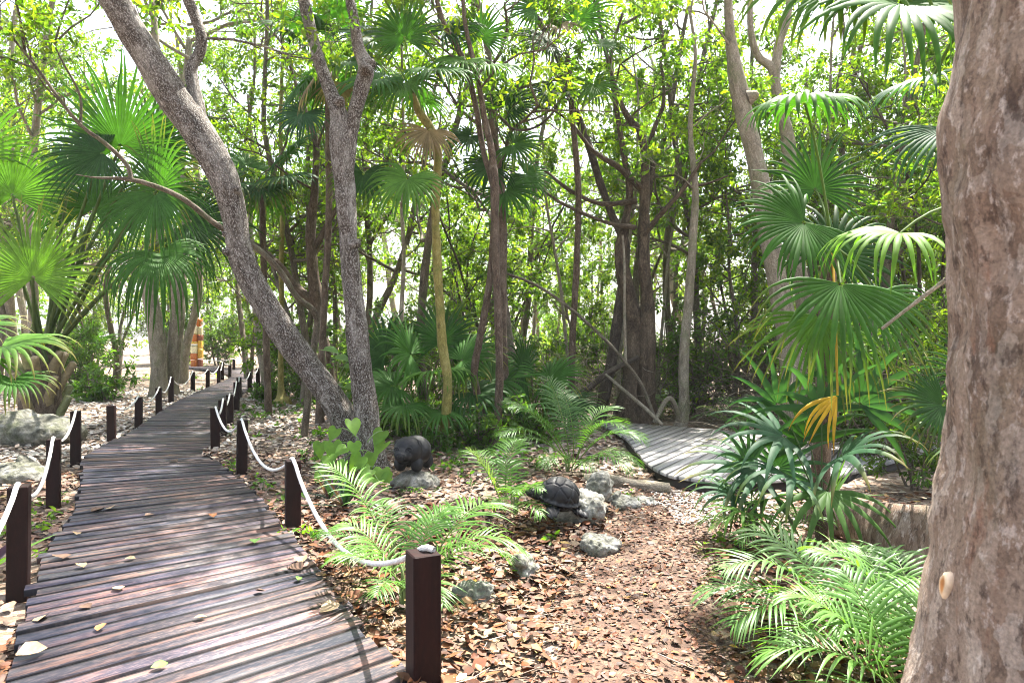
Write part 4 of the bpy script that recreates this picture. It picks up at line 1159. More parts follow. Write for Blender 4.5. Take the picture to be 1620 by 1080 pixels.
# low palm between the trunks in the middle
small_palm("fan_palm", "low spreading fan palm behind the pig statue and the yellow stem", P(668, 700, 10.6)[:2], [
    ((650, 560, 10.6), (-.5, -.5, .5), (0, -.7, .7), 92, PG, .6), ((620, 610, 10.3), (-.9, -.3, .1), (0, -.5, .9), 92, PG, .8), ((690, 590, 10.4), (.2, -.7, .1), (0, -.4, 1), 90, PL, .8),
    ((730, 570, 10.6), (.8, -.2, .4), (0, -.6, .8), 95, PG, .7), ((745, 620, 10.3), (.9, -.3, -.1), (0, -.4, 1), 88, PD, .9), ((640, 640, 10.0), (-.4, -.8, -.2), (0, -.4, .9), 80, PG, .9),
    ((700, 540, 11.0), (.2, .3, .9), (0, -1, .2), 90, PD, .4), ((610, 560, 11.0), (-.6, .3, .7), (0, -.9, .3), 85, PD, .5), ((780, 600, 11.0), (.9, .2, .3), (0, -.6, .8), 90, PG, .8), ((700, 650, 10.0), (.3, -.8, -.2), (0, -.4, .9), 75, PG, .9)], 121, None, .008)
small_palm("fan_palm", "fan palm bush right of the paired trunks, behind the feathery palm", P(850, 690, 11.4)[:2], [
    ((830, 590, 11.4), (-.3, -.5, .6), (0, -.7, .7), 80, PD, .6), ((870, 600, 11.2), (.8, -.3, .3), (0, -.6, .8), 80, PG, .7), ((800, 640, 11.2), (-.8, -.4, .1), (0, -.5, .9), 75, PD, .8), ((850, 640, 10.8), (.2, -.8, .1), (0, -.4, 1), 75, PG, .8), ((900, 640, 11.4), (.9, 0, .1), (0, -.5, .9), 75, PD, .7)], 123, None, .008)
small_palm("fan_palm", "small bright fan palm with upright leaves far behind the upright grey tree", P(622, 640, 13.8)[:2], [
    ((620, 560, 13.8), (0, -.2, 1), (0, -1, .2), 60, PL, .3), ((640, 575, 13.6), (.8, -.3, .4), (0, -.7, .7), 58, PL, .5), ((600, 580, 13.6), (-.8, -.3, .4), (0, -.7, .7), 55, PG, .5), ((625, 595, 13.2), (.1, -.8, .2), (0, -.5, 1), 55, PL, .6)], 127, None, .008)
small_palm("fan_palm", "little fan palm on a thin stem in the sunlit clearing at the left", P(142, 588, 24.0)[:2], [
    ((140, 540, 24), (0, -.2, 1), (0, -1, .2), 42, PL, .3), ((155, 545, 24), (.9, -.3, .2), (0, -.6, .8), 40, PL, .6), ((128, 545, 24), (-.9, -.3, .2), (0, -.6, .8), 40, PL, .6), ((142, 552, 23.6), (.1, -.8, .0), (0, -.5, 1), 38, PG, .7)], 131, [(142, 588, 24, 8), (142, 570, 24, 6), (141, 556, 24, 5)], .01)

def crown_fronds(cx, cy, d, n, R, rng, pet=0.7, cols=(PG, PD, PL), lo=-0.5, hi=0.9, dead=0):
    out = []
    for k in range(n):
        a = 6.283 * k / n + rng.uniform(-.3, .3); e = rng.uniform(lo, hi)
        ax = V(math.cos(a) * math.cos(e), math.sin(a) * math.cos(e), math.sin(e))
        c = P(cx, cy, d) + ax * pet * rng.uniform(.8, 1.15)
        px = 810 + c[0] / c[1] * FPX; py = HOR - (c[2] - CAM_H) / c[1] * FPX
        out.append(((px, py, c[1]), ax + V(0, -.15, -.15), V(-ax[0] * .5, -.4 - ax[1] * .5, 1.0), R, cols[int(rng.integers(len(cols)))], rng.uniform(.7, 1.2), dict(n=30)))
    for k in range(dead):
        a = rng.uniform(0, 6.28)
        ax = V(math.cos(a) * .5, math.sin(a) * .5, -.9); c = P(cx, cy, d) + ax * pet * .6
        px = 810 + c[0] / c[1] * FPX; py = HOR - (c[2] - CAM_H) / c[1] * FPX
        out.append(((px, py, c[1]), ax, V(ax[0], ax[1], .5), R * .9, DEAD, .9, dict(n=22, span=150, pcol=(.2, .15, .08))))
    return out
q = np.random.default_rng(140)
yd = GD(714)
small_palm("thin_fan_palm", "slender palm with a yellow-green stem and hanging leaves, right of the pig statue", P(698, 714, yd)[:2],
    [((640, 130, 9.6), (-.3, -.5, -.6), (-.2, -.6, .8), 95, PL, .9), ((600, 125, 9.7), (-.8, -.3, -.3), (0, -.5, .8), 90, PG, .9), ((690, 110, 9.5), (.5, -.6, -.3), (.1, -.5, .8), 85, PG, .9), ((645, 282, 9.2), (-.25, -.5, -.7), (0, -.75, .65), 92, PL, .8, dict(src=P(688, 250, 9.9))),
     ((678, 205, 9.6), (-.2, -.3, -.9), (0, -.9, .3), 75, DEAD, .8, dict(n=26, span=200, src=P(690, 215, 9.9), pcol=(.3, .26, .1))), ((640, 60, 9.8), (-.2, 0, 1), (0, -1, .2), 80, PG, .5), ((700, 50, 10.2), (.6, .4, .6), (0, -.6, .8), 80, PD, .7), ((590, 60, 10.2), (-.7, .3, .5), (0, -.6, .8), 80, PD, .7), ((660, 150, 10.4), (.3, .6, -.2), (0, -.4, .9), 80, PG, .8)],
    141, [(698, 716, yd, 26), (702, 690, yd, 15), (707, 640, yd, 16), (708, 600, yd, 15), (700, 545, yd, 15), (695, 470, yd, 14), (691, 400, yd, 14), (689, 330, yd, 13), (692, 270, yd, 13), (692, 240, yd, 14), (682, 205, yd, 14), (664, 178, yd, 13), (652, 150, yd, 12)], .009, mat='bark_yellow')
cd = 11.0
small_palm("thin_fan_palm", "thin palm whose dark round leaves show behind the paired brown trunks", P(800, 690, cd)[:2],
    [((812, 228, cd), (.9, -.2, -.1), (0, -.8, .6), 70, PG, .6), ((800, 300, cd), (.4, -.5, -.6), (0, -.9, .4), 72, PG, .5), ((745, 215, cd), (-.6, -.4, -.5), (-.1, -.7, .6), 62, PD, .6), ((775, 262, cd), (-.3, -.5, -.7), (0, -.8, .5), 70, PD, .6), ((830, 275, 11.3), (.8, 0, -.4), (0, -.7, .6), 66, PG, .6),
     ((770, 105, 9.9), (.6, -.5, -.2), (0, -.4, .9), 78, PL, .8), ((735, 95, 9.9), (-.5, -.6, -.4), (0, -.5, .8), 80, PL, .9), ((760, 60, 10.5), (.1, .2, 1), (0, -1, .2), 70, PG, .5), ((800, 170, 11.2), (.5, .3, .7), (0, -.8, .5), 70, PD, .6)],
    143, [(800, 690, cd, 22), (797, 600, cd, 16), (794, 480, cd, 15), (795, 380, cd, 15), (792, 300, cd, 14), (785, 240, cd, 13), (775, 190, cd, 12)], .008, mat='bark_brown')
ed = 11.8
small_palm("thin_fan_palm", "thin palm with a brown dead leaf skirt, high above the feathery palm", P(905, 672, 12.4)[:2],
    [((938, 132, ed), (.3, -.4, -.8), (0, -.85, .5), 66, PL, .8), ((880, 142, ed), (-.4, -.5, -.5), (0, -.7, .7), 66, PD, .7), ((868, 70, ed), (-.8, -.2, .2), (0, -.7, .7), 70, PD, .7), ((915, 30, ed), (.4, 0, .9), (0, -1, .2), 70, PG, .5), ((888, 40, 11.6), (.0, -.6, -.5), (0, -.6, .8), 48, DEAD, .9, dict(n=22, span=320)), ((850, 15, ed), (-.6, .2, .7), (0, -.8, .5), 70, PG, .6), ((950, 70, ed), (.9, .2, .1), (0, -.6, .8), 66, PG, .8)],
    149, [(905, 672, 12.4, 16), (905, 560, 12.4, 11), (912, 420, 12.3, 10), (915, 300, 12.2, 10), (905, 180, 12.0, 9), (898, 90, 11.8, 9)], .008)
hd = 12.8
small_palm("thin_fan_palm", "thin palm with dark drooping crown behind the fork of the upright tree", P(505, 655, hd)[:2],
    crown_fronds(520, 90, hd, 9, 78, q, .7, (PG, PD, PD), dead=2) + [((480, 180, hd), (-.3, -.4, -.7), (0, -.8, .5), 66, PB, .8), ((575, 275, 10.6), (-.1, -.4, -.9), (0, -.9, .3), 74, PD, .6, dict(src=P(560, 235, 10.9)))],
    151, [(505, 655, hd, 14), (512, 500, hd, 11), (520, 350, hd, 11), (520, 200, hd, 11), (520, 110, hd, 11)], .009)
small_palm("thin_fan_palm", "thin palm with its leaves half hidden behind the leaning trunk", P(425, 650, 14.5)[:2],
    crown_fronds(415, 290, 14.5, 8, 75, q, .7, (PD, PG, PD)), 153, [(425, 650, 14.5, 12), (420, 500, 14.5, 10), (416, 380, 14.5, 10), (415, 305, 14.5, 9)], .009)

# ------------------------------------------------------------------ feathery palms
def feather_palm(label, base, fr, seed, r=.006, sc_=0.74):
    """fr: azimuth degrees (0 = away, 90 = right), elevation degrees, length, leaflet length, colour"""
    rng = np.random.default_rng(seed)
    g = gz(base[0], base[1])
    root = thing("feather_palm", label, "palm", (base[0], base[1], g))
    sb = MB()
    for k in range(max(3, len(fr) // 3)):
        a = rng.uniform(0, 6.28); o = V(base[0] + math.cos(a) * .05, base[1] + math.sin(a) * .05, g)
        tube(sb, [o - V(0, 0, .05), o + V(rng.normal(0, .015), rng.normal(0, .015), .12), o + V(rng.normal(0, .03), rng.normal(0, .03), .26)], [.014, .011, .006], 6, 2, 0.05, k, True, (.12, .16, .05))
    sb.build("stem", M['stem'], root, True)
    for f in fr:
        az, el, L, ll, c = f[:5]
        L *= sc_ * 1.04; ll *= 1.05
        mb = MB()
        a = math.radians(az)
        o = V(base[0] + math.sin(a) * .05, base[1] + math.cos(a) * .05, g + rng.uniform(.05, .2))
        feather(mb, o, a, math.radians(el), L, int(9 + L * 17), ll, np.array(c) * ((1.0, 1.12, .9) if rng.random() < .94 else (1.8, 1.4, .9)), rng, arch=f[5] if len(f) > 5 else 1.3, r=r, wl=(f[6] if len(f) > 6 else .0095) * .80)
        mb.build("frond", M['frond'], root)
    return root
FL = (0.105, 0.20, 0.045); FM = (0.075, 0.155, 0.035); FP_ = (0.12, 0.20, 0.08); FD = (0.055, 0.115, 0.035)
feather_palm("feathery palm with arching fronds rising just behind the nearest right rope post", (-0.62, 4.15), [
    (75, 66, 1.15, .34, FL, 1.9), (110, 55, .95, .30, FL, 1.9), (-62, 62, .8, .28, FL, 1.3), (-100, 50, .6, .24, FL, 1.3), (20, 66, .66, .25, FM, 1.4), (150, 35, .7, .24, FM, 1.3), (60, 40, .85, .28, FL, 1.5), (-140, 40, .45, .2, FM, 1.2)], 201)
feather_palm("feathery palm with long straight fronds left of the nearest right rope post", (-0.84, 4.7), [
    (-55, 60, .95, .30, FL, .9), (-100, 50, .62, .24, FM, 1.0), (-20, 62, .62, .24, FM, 1.3), (40, 55, .62, .24, FD, 1.3), (100, 50, .7, .24, FL, 1.2), (-150, 38, .5, .2, FL, 1.1)], 203)
feather_palm("yellowish feathery palm in front of the turtle carving", (-0.02, 6.05), [
    (-70, 58, .85, .26, FL, 1.2), (-95, 70, .8, .26, (0.16, .22, .05), .9), (-35, 76, .75, .24, FL, .8), (100, 48, .55, .20, FL, 1.6), (125, 60, .6, .2, FL, 1.7), (20, 74, .6, .22, FM, 0.9), (170, 45, .6, .2, FL, 1.2), (140, 35, .65, .22, FL, 1.3), (-140, 40, .5, .2, FM, 1.2)], 205)
feather_palm("large feathery palm in front of the grey deck's left end", (0.72, 8.3), [
    (85, 58, 1.35, .34, FM, 1.9), (110, 45, 1.15, .32, FM, 1.8), (70, 70, 1.25, .34, FP_, 1.7), (-80, 52, 1.4, .34, FM, 1.3), (-60, 66, 1.35, .34, FD, 1.1), (-105, 42, 1.2, .32, FP_, 1.3), (-20, 72, 1.4, .34, FD, 1.0), (25, 74, 1.4, .34, FD, 1.0), (130, 38, 1.2, .32, FM, 1.5), (-140, 36, 1.0, .28, FM, 1.3), (180, 40, .9, .28, FM, 1.3), (95, 70, 1.2, .34, FL, 1.9), (-95, 62, 1.4, .34, FM, 1.1)], 207, .008)
feather_palm("big lush feathery palm at the right of the path, left of the near trunk", (1.80, 3.7), [
    (-85, 40, .98, .32, FP_, 1.3, .011), (-65, 54, .95, .32, FP_, 1.4, .011), (-100, 30, .9, .30, FM, 1.1, .011), (-35, 58, .85, .30, FP_, 1.3, .011), (5, 54, .8, .30, FP_, 1.4, .011), (45, 50, .8, .30, FP_, 1.4, .011), (80, 45, .8, .30, FP_, 1.4, .011), (-120, 36, .75, .28, FM, 1.2, .011), (-150, 40, .65, .26, FL, 1.3, .011), (60, 35, .8, .30, FM, 1.2, .011), (170, 45, .55, .24, FL, 1.3, .011)], 211)
feather_palm("feathery palm in the bottom right corner against the near trunk", (1.66, 2.8), [
    (-80, 40, .75, .30, FL, 1.3, .011), (-55, 60, .8, .30, FL, 1.2, .011), (-100, 25, .65, .26, FL, 1.2, .011), (-20, 66, .8, .28, FM, 1.1, .011), (30, 60, .8, .28, FL, 1.1, .011), (-130, 40, .55, .24, FL, 1.3, .011), (80, 50, .6, .24, FM, 1.2, .011), (5, 45, .9, .3, FL, 1.2, .011)], 213)
feather_palm("feathery palm reaching up past the near trunk's left side", (2.05, 3.5), [
    (-60, 58, .72, .26, FL, 1.3, .011), (-20, 62, .75, .26, FL, 1.2, .011), (-95, 44, .7, .26, FL, 1.3, .011), (30, 55, .7, .26, FM, 1.2, .011), (-130, 42, .6, .24, FL, 1.3, .011)], 217)
feather_palm("low yellow-green feathery tuft on the far edge of the leaf path", (1.98, 5.2), [
    (-80, 45, .7, .2, (0.13, .20, .05), 1.6, .008), (-50, 58, .7, .2, FL, 1.6, .008), (-105, 36, .6, .2, (0.13, .20, .05), 1.5, .008), (-20, 60, .65, .2, FL, 1.4, .008), (40, 50, .65, .2, FM, 1.4, .008), (-130, 45, .55, .18, FL, 1.6, .008), (90, 50, .6, .2, FM, 1.4, .008), (180, 40, .5, .16, FL, 1.4, .008)], 219)
feather_palm("pale feathery palm leaning over the far right rope posts", P(470, 632, GD(632))[:2], [
    (-90, 45, 1.1, .3, FL, 1.3), (-60, 60, 1.0, .3, FL, 1.2), (90, 45, 1.0, .28, FM, 1.3), (30, 62, 1.0, .28, FM, 1.1), (-130, 40, .9, .26, FL, 1.3), (150, 40, .8, .26, FM, 1.3)], 221)
for k, (bx, by, lab) in enumerate([(2.6, 13.2, "silvery fern-like palm at the back edge of the grey deck, behind its middle"), (3.9, 12.0, "silvery fern-like palm at the back edge of the grey deck, behind its right end"), (3.2, 14.6, "fern-like palm in the thicket beyond the grey deck")]):
    feather_palm(lab, (bx, by), [(a, e, .9, .26, FP_ if k < 2 else FM, 1.3) for a, e in ((-90, 40), (-50, 55), (90, 42), (50, 56), (170, 35), (-150, 38), (5, 60))], 230 + k)

# ------------------------------------------------------------------ rocks, log, carvings
def remeshed(name, bm, voxel, mat, parent=None, loc=None, smooth_it=3, post=None, rz=0.0):
    me = bpy.data.meshes.new("tmp"); bm.to_mesh(me); bm.free()
    t = bpy.data.objects.new("tmp", me); COL.objects.link(t)
    m = t.modifiers.new("r", 'REMESH'); m.mode = 'VOXEL'; m.voxel_size = voxel
    if smooth_it:
        s = t.modifiers.new("s", 'SMOOTH'); s.factor = 0.5; s.iterations = smooth_it
    dg = bpy.context.evaluated_depsgraph_get()
    out = bpy.data.meshes.new_from_object(t.evaluated_get(dg))
    bpy.data.objects.remove(t); bpy.data.meshes.remove(me)
    if post is not None:
        n = len(out.vertices); co = np.empty(n * 3, np.float32); out.vertices.foreach_get("co", co)
        no = np.empty(n * 3, np.float32); out.vertices.foreach_get("normal", no)
        co = post(co.reshape(-1, 3), no.reshape(-1, 3)); out.vertices.foreach_set("co", co.astype(np.float32).ravel())
    out.polygons.foreach_set("use_smooth", np.ones(len(out.polygons), bool))
    out.materials.clear(); out.materials.append(mat); out.name = name
    out.update()
    o = bpy.data.objects.new(name, out); COL.objects.link(o)
    if parent is not None: o.parent = parent
    if loc is not None: o.location = tuple(loc)
    o.rotation_euler = (0, 0, rz)
    return o

def ell(bm, c, r, rot=None, sub=3):
    from mathutils import Matrix, Euler
    mtx = Matrix.Translation(Vector(c)) @ (Euler(rot).to_matrix().to_4x4() if rot else Matrix.Identity(4)) @ Matrix.Diagonal((r[0], r[1], r[2], 1))
    bmesh.ops.create_icosphere(bm, subdivisions=sub, radius=1, matrix=mtx)

def rock(label, loc, size, seed, mat='lime', amp=0.35, lumps=3, sink=0.42, cat="rock", group=None, rz=0.0):
    rr = random.Random(seed)
    bm = bmesh.new()
    ell(bm, (0, 0, size[2] * (0.5 - sink)), (size[0] * .5, size[1] * .5, size[2] * .6))
    for k in range(lumps):
        a = rr.uniform(0, 6.28)
        ell(bm, (math.cos(a) * size[0] * .28, math.sin(a) * size[1] * .28, size[2] * rr.uniform(.05, .5)), (size[0] * rr.uniform(.2, .35), size[1] * rr.uniform(.2, .35), size[2] * rr.uniform(.2, .42)), (rr.uniform(0, 1), rr.uniform(0, 1), a))
    m = min(size)
    def post(co, no):
        out = co.copy()
        for i in range(len(co)):
            q = Vector(co[i]) / m * 1.6 + Vector((seed * 3.1, 0, 0))
            f = mnoise.fractal(q, 0.8, 2.1, 5) * 0.6 + 0.45 * mnoise.turbulence(q * 1.7, 4, True) - 0.25
            f -= 0.5 * max(0.0, 0.35 - mnoise.voronoi(q * 1.8)[0][0])
            out[i] = co[i] + no[i] * f * amp * m * 0.55
        return out
    o = remeshed("rock", bm, m * 0.06, M[mat], None, loc, 1, post, rz)
    return tag(o, label, cat, group or "pale rocks around the planted bed")

def at(px, py, dz=0.0):
    d = GD(py); p = P(px, py, d); return (p[0], p[1], gz(p[0], p[1]) + dz)

rock("mossy grey rock under the black pig statue", (-1.06, 7.42, gz(-1.06, 7.42) + .02), (.56, .48, .25), 3, 'mossrock', .3)
rock("tall pale eroded rock holding up the turtle carving", (.58, 6.05, gz(.58, 6.05)), (.52, .46, .30), 5, 'lime', .45, 4, .15)
rock("lumpy pale rock leaning on the right of the turtle carving", (0.80, 6.25, gz(.8, 6.25) + .16), (.24, .26, .24), 7, 'lime', .4, 3, .1)
rock("low pale rock at the path's edge, below the turtle carving", at(950, 868), (.32, .30, .18), 9, 'lime', .4)
rock("pale rock half sunk between the log and the leaf path", at(985, 808), (.36, .26, .14), 11, 'lime', .4)
rock("small flat pale stone beside the end of the log", at(1020, 800), (.26, .22, .10), 13, 'lime', .35)
rock("narrow pale rock under the feathery fronds, left of the path", at(828, 905), (.16, .22, .22), 15, 'lime', .4)
rock("pale rock behind the nearest right rope post", at(752, 945), (.26, .24, .16), 17, 'lime', .4)
rock("wide flat mossy rock at the left behind the rope posts", at(38, 700), (1.9, 1.1, .50), 19, 'mossrock', .25, 5, .25)
rock("low grey rock at the left edge, close to the nearest left posts", at(22, 760), (.9, .6, .26), 21, 'mossrock', .3, 4, .3)
rock("greyish rock in the shade below the long buttress root", (2.55, 4.72, gz(2.55, 4.72)), (.34, .30, .24), 23, 'mossrock', .35)
rock("small squared tan stone at the right front corner of the grey deck", (3.18, 7.1, gz(3.18, 7.1)), (.34, .26, .36), 25, 'lime', .25)
rock("small pale stone at the edge of the clearing, below the pig's rock", at(668, 775), (.10, .08, .06), 27, 'lime', .3, 1)

def log():
    mb = MB()
    a, b = V(0.80, 7.5, 0), V(1.66, 7.2, 0)
    pts = [a * (1 - t) + b * t + V(0, 0, gz(*(a * (1 - t) + b * t)[:2]) + .045 + .01 * math.sin(t * 7)) for t in np.linspace(0, 1, 7)]
    tube(mb, pts, [.06, .068, .066, .062, .066, .07, .062], 14, 5, 0.06, 4)
    tag(mb.build("log", M['bark_pale'], None, True, pts[0]), "pale fallen log lying behind the turtle carving", "log")
log()

def pig():
    p = P(651, 739, 7.45)
    base = V(p[0], p[1], p[2])
    root = thing("pig_statue", "black carved stone pig on a mossy rock beside the forked tree", "statue", base)
    root.rotation_euler = (0, 0, math.radians(-14))         # faces the viewer, a little to the left
    f = lambda x, y, z: (x, -y, z)                            # y forward = towards the viewer
    bm = bmesh.new()
    ell(bm, f(0.02, -.06, .175), (.178, .185, .168))
    ell(bm, f(-.01, .07, .195), (.162, .145, .155))
    ell(bm, f(-.02, .17, .165), (.105, .09, .085))
    ell(bm, f(-.02, .225, .160), (.066, .062, .054)); ell(bm, f(-.02, .280, .160), (.060, .014, .048))
    for x, y in ((-.10, .07), (.09, .07), (-.10, -.16), (.12, -.16)):
        ell(bm, f(x, y, .05), (.070, .070, .085))
    remeshed("body", bm, 0.0085, M['basalt'], root, None, 4)
    for sx in (-1, 1):
        eb = bmesh.new()
        ell(eb, (0, 0, 0), (.020, .044, .058), (0.25, sx * -0.35, sx * 0.35))
        ell(eb, (sx * .012, -.026, -.045), (.014, .026, .036), (0.5, sx * -0.15, sx * .3))
        remeshed("ear", eb, 0.006, M['basalt'], root, f(-.01 + sx * .130, .055, .262), 2)
        mb = MB()
        c = V(-.015 + sx * .068, -.205, .225); nrm = unit(V(sx * .45, -1, .28)); u = unit(np.cross(nrm, V(0, 0, 1))); w = np.cross(u, nrm)
        ring = [c + nrm * .004 + u * math.cos(a) * .032 + w * math.sin(a) * .024 for a in np.linspace(0, 6.283, 17)]
        tube(mb, ring, np.full(17, .0075), 6, 1, 0, 0, False)
        o = MB.mesh(mb, "eye", M['basalt'], True); e = bpy.data.objects.new("eye", o); COL.objects.link(e); e.parent = root
        bm2 = bmesh.new(); ell(bm2, tuple(c - nrm * .004), (.013, .012, .012), None, 2)
        from_bm("pupil", bm2, M['basalt'], e)
        bm3 = bmesh.new(); ell(bm3, f(-.02 + sx * .022, .293, .164), (.010, .006, .014), None, 2)
        from_bm("nostril", bm3, M['basalt'], root)
pig()

def turtle():
    p = P(880, 797, 5.88)
    base = V(p[0], p[1], p[2])
    root = thing("turtle_statue", "black carved stone turtle resting on a tall pale rock", "statue", base)
    root.rotation_euler = (math.radians(16), math.radians(10), math.radians(28)); root.scale = (1.12, 1.12, 1.15)
    bm = bmesh.new(); ell(bm, (0, 0, .085), (.165, .145, .125), None, 4); ell(bm, (0, 0, .055), (.19, .168, .030), None, 4)
    def post(co, no):
        out = co.copy()
        for i in range(len(co)):
            q = Vector((co[i][0] * 11, co[i][1] * 11, co[i][2] * 8 + 3))
            dv = mnoise.voronoi(q)[0]
            e = dv[1] - dv[0]
            if co[i][2] > .075: out[i] = co[i] - no[i] * 0.007 * max(0, 1 - e / 0.16)
            else: out[i] = co[i] + no[i] * 0.004 * math.sin(math.atan2(co[i][1], co[i][0]) * 16)
        return out
    remeshed("shell", bm, 0.006, M['basalt'], root, None, 2, post)
    bm = bmesh.new(); ell(bm, (0, 0, .02), (.15, .13, .045)); remeshed("belly", bm, .008, M['basalt'], root, None, 2)
    bm = bmesh.new(); ell(bm, (-.185, .01, .055), (.06, .036, .034)); ell(bm, (-.225, .012, .07), (.046, .038, .036)); ell(bm, (-.262, .012, .062), (.02, .024, .02))
    h = remeshed("head", bm, .006, M['basalt'], root, None, 3)
    for s in (-1, 1):
        b2 = bmesh.new(); ell(b2, (-.238, .012 + s * .034, .082), (.010, .006, .010), None, 2); from_bm("eye", b2, M['basalt'], h)
    def post2(co, no):
        out = co.copy()
        for i in range(len(co)): out[i] = co[i] + no[i] * 0.004 * math.sin(co[i][0] * 150)
        return out
    for (x, y, a, L) in ((-.12, -.15, .9, .085), (-.12, .15, -.9, .085), (.13, -.125, -.5, .085), (.13, .125, .5, .07)):
        bm = bmesh.new(); ell(bm, (0, 0, 0), (L, .05, .022), (0, .25, a + (math.pi if x < 0 else 0)))
        remeshed("flipper", bm, .006, M['basalt'], root, (x, y, .010), 2, post2)
turtle()

# ------------------------------------------------------------------ painted totem by the far bend
def totem():
    d = 35.0
    p = P(311, 569, d); g = gz(p[0], p[1])
    root = thing("totem_pole", "tall carved pole painted orange, cream and brown at the far bend of the boardwalk", "carving", (p[0], p[1], g))
    H = (569 - 494) / FPX * d + (p[2] - g)
    OR, YE, CR, BR, WH = (.50, .13, .02), (.62, .36, .04), (.80, .70, .45), (.22, .06, .03), (.82, .80, .74)
    def sect(name, x, z0, z1, w, dp, col, lab=None, prof=(1, 1)):
        mb = MB()
        rows = []
        zz = np.linspace(z0, z1, 6)
        for k, z in enumerate(zz):
            s = prof[0] + (prof[1] - prof[0]) * k / 5
            e = 0.93 if k in (0, 5) else 1.0
            q = [(-1, -1), (-.3, -1.12), (.3, -1.12), (1, -1), (1.08, 0), (1, 1), (0, 1.1), (-1, 1), (-1.08, 0)]
            rows += [(p[0] + x + a * w / 2 * s * e, p[1] + b * dp / 2 * s * e, g + z) for a, b in q]
        i = np.arange(len(rows)).reshape(6, 9); j = np.roll(i, -1, 1)
        f3 = [(i[-1, 0], i[-1, a], i[-1, a + 1]) for a in range(1, 8)]
        mb.add(rows, np.stack([i[:-1], j[:-1], j[1:], i[1:]], -1).reshape(-1, 4), f3, col)
        mb.build(name, M['stem'], root)
    x1, w1 = -.06, .29
    zz = [0, .42, .75, 1.15, 1.35, 1.75, 2.2, 2.6, H]
    cs = [OR, OR, CR, YE, OR, CR, CR, WH]
    for k in range(8): sect("carved_section", x1, zz[k], zz[k + 1] - .02, w1 * (1.0 if k % 2 else .92), .5, cs[k])
    z2 = [0, .5, 1.0, 1.4, 1.7, 2.1]; c2 = [BR, YE, YE, BR, (.5, .45, .25)]
    for k in range(5): sect("side_carving", .20, z2[k], z2[k + 1] - .02, .19 * (1 if k % 2 else .86), .26, c2[k])
    sect("carved_head", .06, 2.12, 2.5, .34, .34, OR, prof=(.8, 1.1))
    sect("carved_beak", .26, 2.22, 2.38, .18, .12, (.5, .4, .2), prof=(1, .5))
    sect("rope_band", x1, 1.15, 1.22, w1 * 1.12, .58, WH)
totem()

# ------------------------------------------------------------------ broad plants near the carvings
def heart(mb, p, axis, up, L, col, rng):
    a = unit(V(*axis)); u = V(*up); u = unit(u - a * np.dot(u, a)); s = np.cross(a, u)
    out = [(0.02, 0), (-.13, .18), (-.12, .34), (.05, .46), (.28, .47), (.52, .36), (.76, .18), (1.0, 0)]
    mid = [(x, 0) for x in (0.02, .06, .12, .2, .34, .54, .77, 1.0)]
    v = []; cv = rng.uniform(.1, .25)
    for (x, y), (mx, _) in zip(out, mid):
        for (xx, yy) in ((x, y), (mx, 0), (x, -y)):
            z = abs(yy) * .25 - cv * xx * xx * .9
            v.append(np.asarray(p) + a * xx * L + s * yy * L + u * z * L)
    f = []
    for k in range(7): f += [(3 * k, 3 * k + 1, 3 * k + 4, 3 * k + 3), (3 * k + 1, 3 * k + 2, 3 * k + 5, 3 * k + 4)]
    mb.add(v, f, None, np.asarray(col) * rng.uniform(.85, 1.2))

def pothos():
    rng = np.random.default_rng(301)
    b = at(570, 745)
    root = thing("climbing_plant", "climbing plant with big bright heart-shaped leaves round the forked tree's foot", "plant", b)
    sb = MB()
    spots = [(532, 678, .2), (556, 665, -.2), (527, 700, .3), (545, 730, 0), (520, 722, 0.2), (572, 722, .2), (586, 742, .1), (605, 742, .2), (600, 762, 0), (574, 758, 0), (556, 760, 0.1), (610, 700, .4), (606, 682, .3), (515, 745, .2), (538, 752, 0), (590, 716, .3), (508, 700, .4), (560, 700, -.1), (620, 756, .2), (548, 708, 0.1), (525, 768, 0)]
    for (px, py, dd) in spots:
        d = 8.05 + dd * .5 - (py - 700) * .006
        p = P(px, py, d)
        o = V(b[0] + rng.normal(0, .12), 8.25 + rng.normal(0, .08), max(b[2], p[2] - rng.uniform(.05, .2)))
        petiole(sb, o, p, .006, .15, (.12, .2, .05), 5)
        mb = MB()
        ax = (rng.normal(0, .5), -.55 + rng.normal(0, .2), -.6 + rng.normal(0, .3))
        heart(mb, p, ax, (rng.normal(0, .3), -.7, .7), rng.uniform(.17, .26), (.14, .27, .04), rng)
        mb.build("leaf", M['leaf'], root, True)
    sb.build("stem", M['stem'], root, True)
    # white-edged tall leaves by the fork at (510,560) belong to a second plant
    b = at(528, 662)
    r2 = thing("arum_plant", "thin plant with pale horizontal leaves rising beside the leaning trunk", "plant", b)
    sb = MB()
    for (px, py, sx) in ((512, 553, 1), (530, 566, 1), (545, 580, 1), (520, 590, -1), (552, 600, 1), (535, 612, -1), (558, 560, 1), (546, 612, 1)):
        p = P(px, py, 9.2); petiole(sb, V(b[0] + rng.normal(0, .03), b[1] - .2, b[2]), p, .006, .05, (.1, .17, .05), 5)
        mb = MB(); heart(mb, p, (sx * .9, -.4, -.1), (0, -.2, 1), .26, (.10, .19, .06), rng); mb.build("leaf", M['leaf'], r2, True)
    sb.build("stem", M['stem'], r2, True)
pothos()

